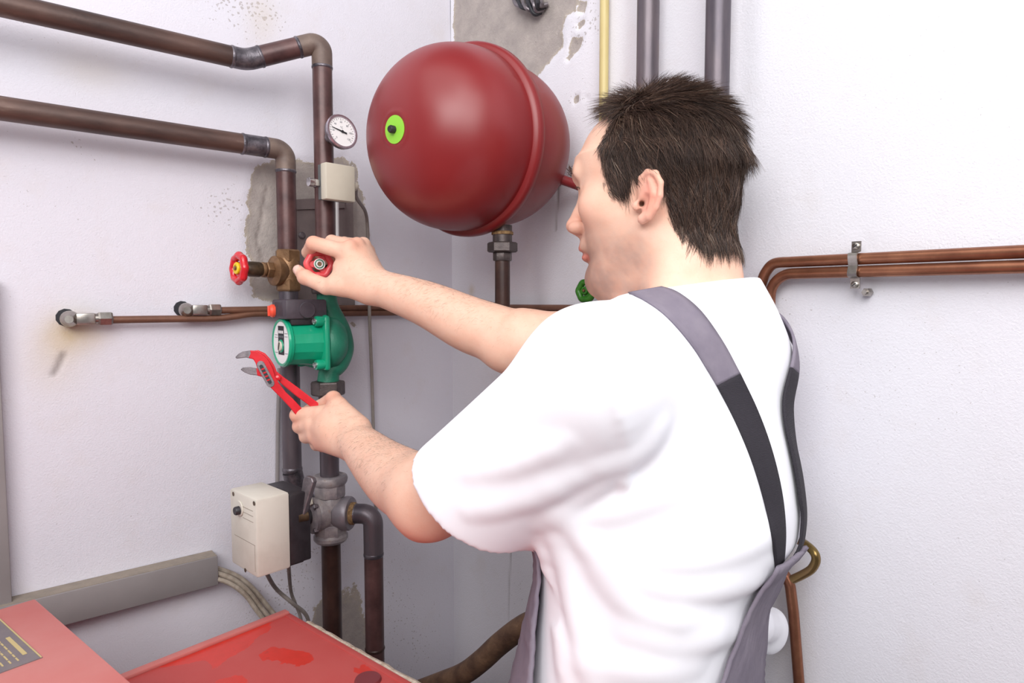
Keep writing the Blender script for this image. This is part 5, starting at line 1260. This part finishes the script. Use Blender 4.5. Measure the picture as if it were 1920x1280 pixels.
if __name__ == '__main__':
    zs = np.linspace(1.0, 1.245, 34)
    fa = lambda z: np.interp(z, [.98, 1.06, 1.14, 1.20, 1.25], [78, 64, 54, 50, 46])
    shell('bib', zs, lambda z: -fa(z), lambda z: fa(z), lambda z: .006 + .10 * max(0, 1.2 - z), M['twill'])
    zb = np.linspace(1.0, float(ge[2]) + .006, 30)
    fb = lambda z: np.interp(z, [.98, 1.03, 1.08, 1.12, 1.15, float(ge[2])], [56, 42, 31, 24, 19, 13])
    shell('back_panel', zb, lambda z: SPINE - fb(z), lambda z: SPINE + fb(z), .009, M['twill'])
    shell('waist', np.linspace(.86, 1.0, 12), lambda z: 0., lambda z: 360., .010, M['twill'], n=72)
    # bib edge hem
    # trousers + boots (below the frame)
    hipc = V(TC[0][0], TC[0][1], 0)
    lg = []
    for s_ in (1, -1):
        hp_ = hipc + TS * .09 * s_ + V(0, 0, .86); kn = hipc + TS * .11 * s_ + TF * .03 + V(0, 0, .48); an = hipc + TS * .12 * s_ + V(0, 0, .08)
        lg += [cap(hp_, kn, .095, .07, .03), cap(kn, an, .07, .06, .02)]
    lg += [ell(hipc + V(0, 0, .90), (.155, .165, .09), np.array([TF, TS, (0, 0, 1)]), .04)]
    Vt, Ft = mesh_sdf(Sdf(lg, lambda p, d: np.maximum(d, .05 - p[:, 2])), V(.35, -.6, 0), V(1.1, .1, 1.02), .010, slack=2)
    mesh_np('trousers', Vt, Ft, M['twill'], ov)
    for s_ in (1, -1):
        an = hipc + TS * .12 * s_
        Vt, Ft = mesh_sdf(Sdf([cap(an + V(0, 0, .10), an + V(0, 0, .05), .045, .045), cap(an - TF * .03 + V(0, 0, .04), an + TF * .15 + V(0, 0, .032), .042, .034, .02)], lambda p, d: np.maximum(d, -p[:, 2])), V(.2, -.6, -.01), V(1.1, .2, .16), .007, slack=2)
        mesh_np('shoe', Vt, Ft, M['elastic'], man)

# ------------------------------------------------------------------ red pliers in the left hand
pg = A3(520, 705, 1.07); t = thing('slip_joint_pliers', 'red slip-joint pliers held in the left hand in front of the pipe', 'pliers', pg)
pfw = nrm(pg - CAMLOC)
def pp_(x, y, off=0.): d = 1.052 + (x - 440) / 160 * .03; return at(x, y, d=d) + pfw * off
def plate(pts, off, th, name, m_, parent=t, bev=.0012):
    P = [pp_(x, y, off) for x, y in pts]; n = len(P); B_ = [p + pfw * th for p in P]
    return MB().add(P + B_, [tuple(range(n)), tuple(range(n, 2 * n))[::-1]] + [(i, (i + 1) % n, n + (i + 1) % n, n + i) for i in range(n)]).build(name, m_, parent, smooth=True, angle=30, bev=bev)
arm1 = [(466, 671), (470, 662), (469, 656.5), (480, 657.5), (495, 666), (504, 676), (511, 690), (516, 706), (523, 718), (536, 735), (549, 747), (562, 761), (580, 782), (566, 792), (543, 763), (526, 745), (508, 727), (499, 718), (490, 704), (482, 689), (479, 680), (475, 673.5)]
plate(arm1, -.005, .006, 'front_arm', M['red_gloss'])
plate([(441.5, 669.5), (447, 663.5), (455, 659), (469, 657), (472, 664), (470, 672.5), (462, 670), (454, 671), (443.5, 672.2)], -.0045, .005, 'upper_jaw', M['steel_dull'], bev=.0008)
arm2 = [(476, 657), (484, 656), (497, 662), (507, 673), (514, 684), (519, 696), (531, 706), (560, 727), (594, 753), (625, 776), (614, 788), (577, 758), (555, 742), (527, 719), (515, 706), (508, 692), (499, 676), (488, 666)]
plate(arm2, .0025, .006, 'rear_arm', M['red_gloss'])
plate([(480, 689), (487, 694), (494, 706), (490, 706), (482, 704)], .0, .006, 'rear_arm_neck', M['red_gloss'])
plate([(451, 692.6), (455, 688.8), (469, 688), (480.5, 690), (484, 697), (483, 703.8), (469, 702), (457.5, 697.5)], .0005, .005, 'lower_jaw', M['steel_dull'], bev=.0008)
def oval(p, q, r, n=10):
    p, q = np.array(p, float), np.array(q, float); e = nrm(q - p); f_ = np.array([-e[1], e[0]]); out = []
    for k in range(n + 1): a = math.pi * k / n; out.append(q + (e * math.sin(a) + f_ * math.cos(a)) * r)
    for k in range(n + 1): a = math.pi * k / n; out.append(p + (-e * math.sin(a) - f_ * math.cos(a)) * r)
    return out
plate(oval((489, 684), (507, 718), 7.6), -.0062, .002, 'slot_plate', M['steel_dull'], bev=.0004)
plate(oval((490, 687), (506, 716), 3.4), -.0068, .0012, 'slot', M['ink'], bev=0)
for k in range(4): q = np.array([491, 688.]) + (np.array([505, 715.]) - np.array([491, 688.])) * (k + .5) / 4; plate(oval((q[0] - 1.6, q[1] + 1), (q[0] + 2.0, q[1] - .4), 1.4, 6), -.0071, .001, 'slot_tooth', M['red_gloss'], bev=0)
q = pp_(521, 708, -.001); MB().lathe([(.0045, 0), (.0045, .002), (.003, .003)], q, -pfw, 18).build('pivot_bolt', M['red_gloss'], t)
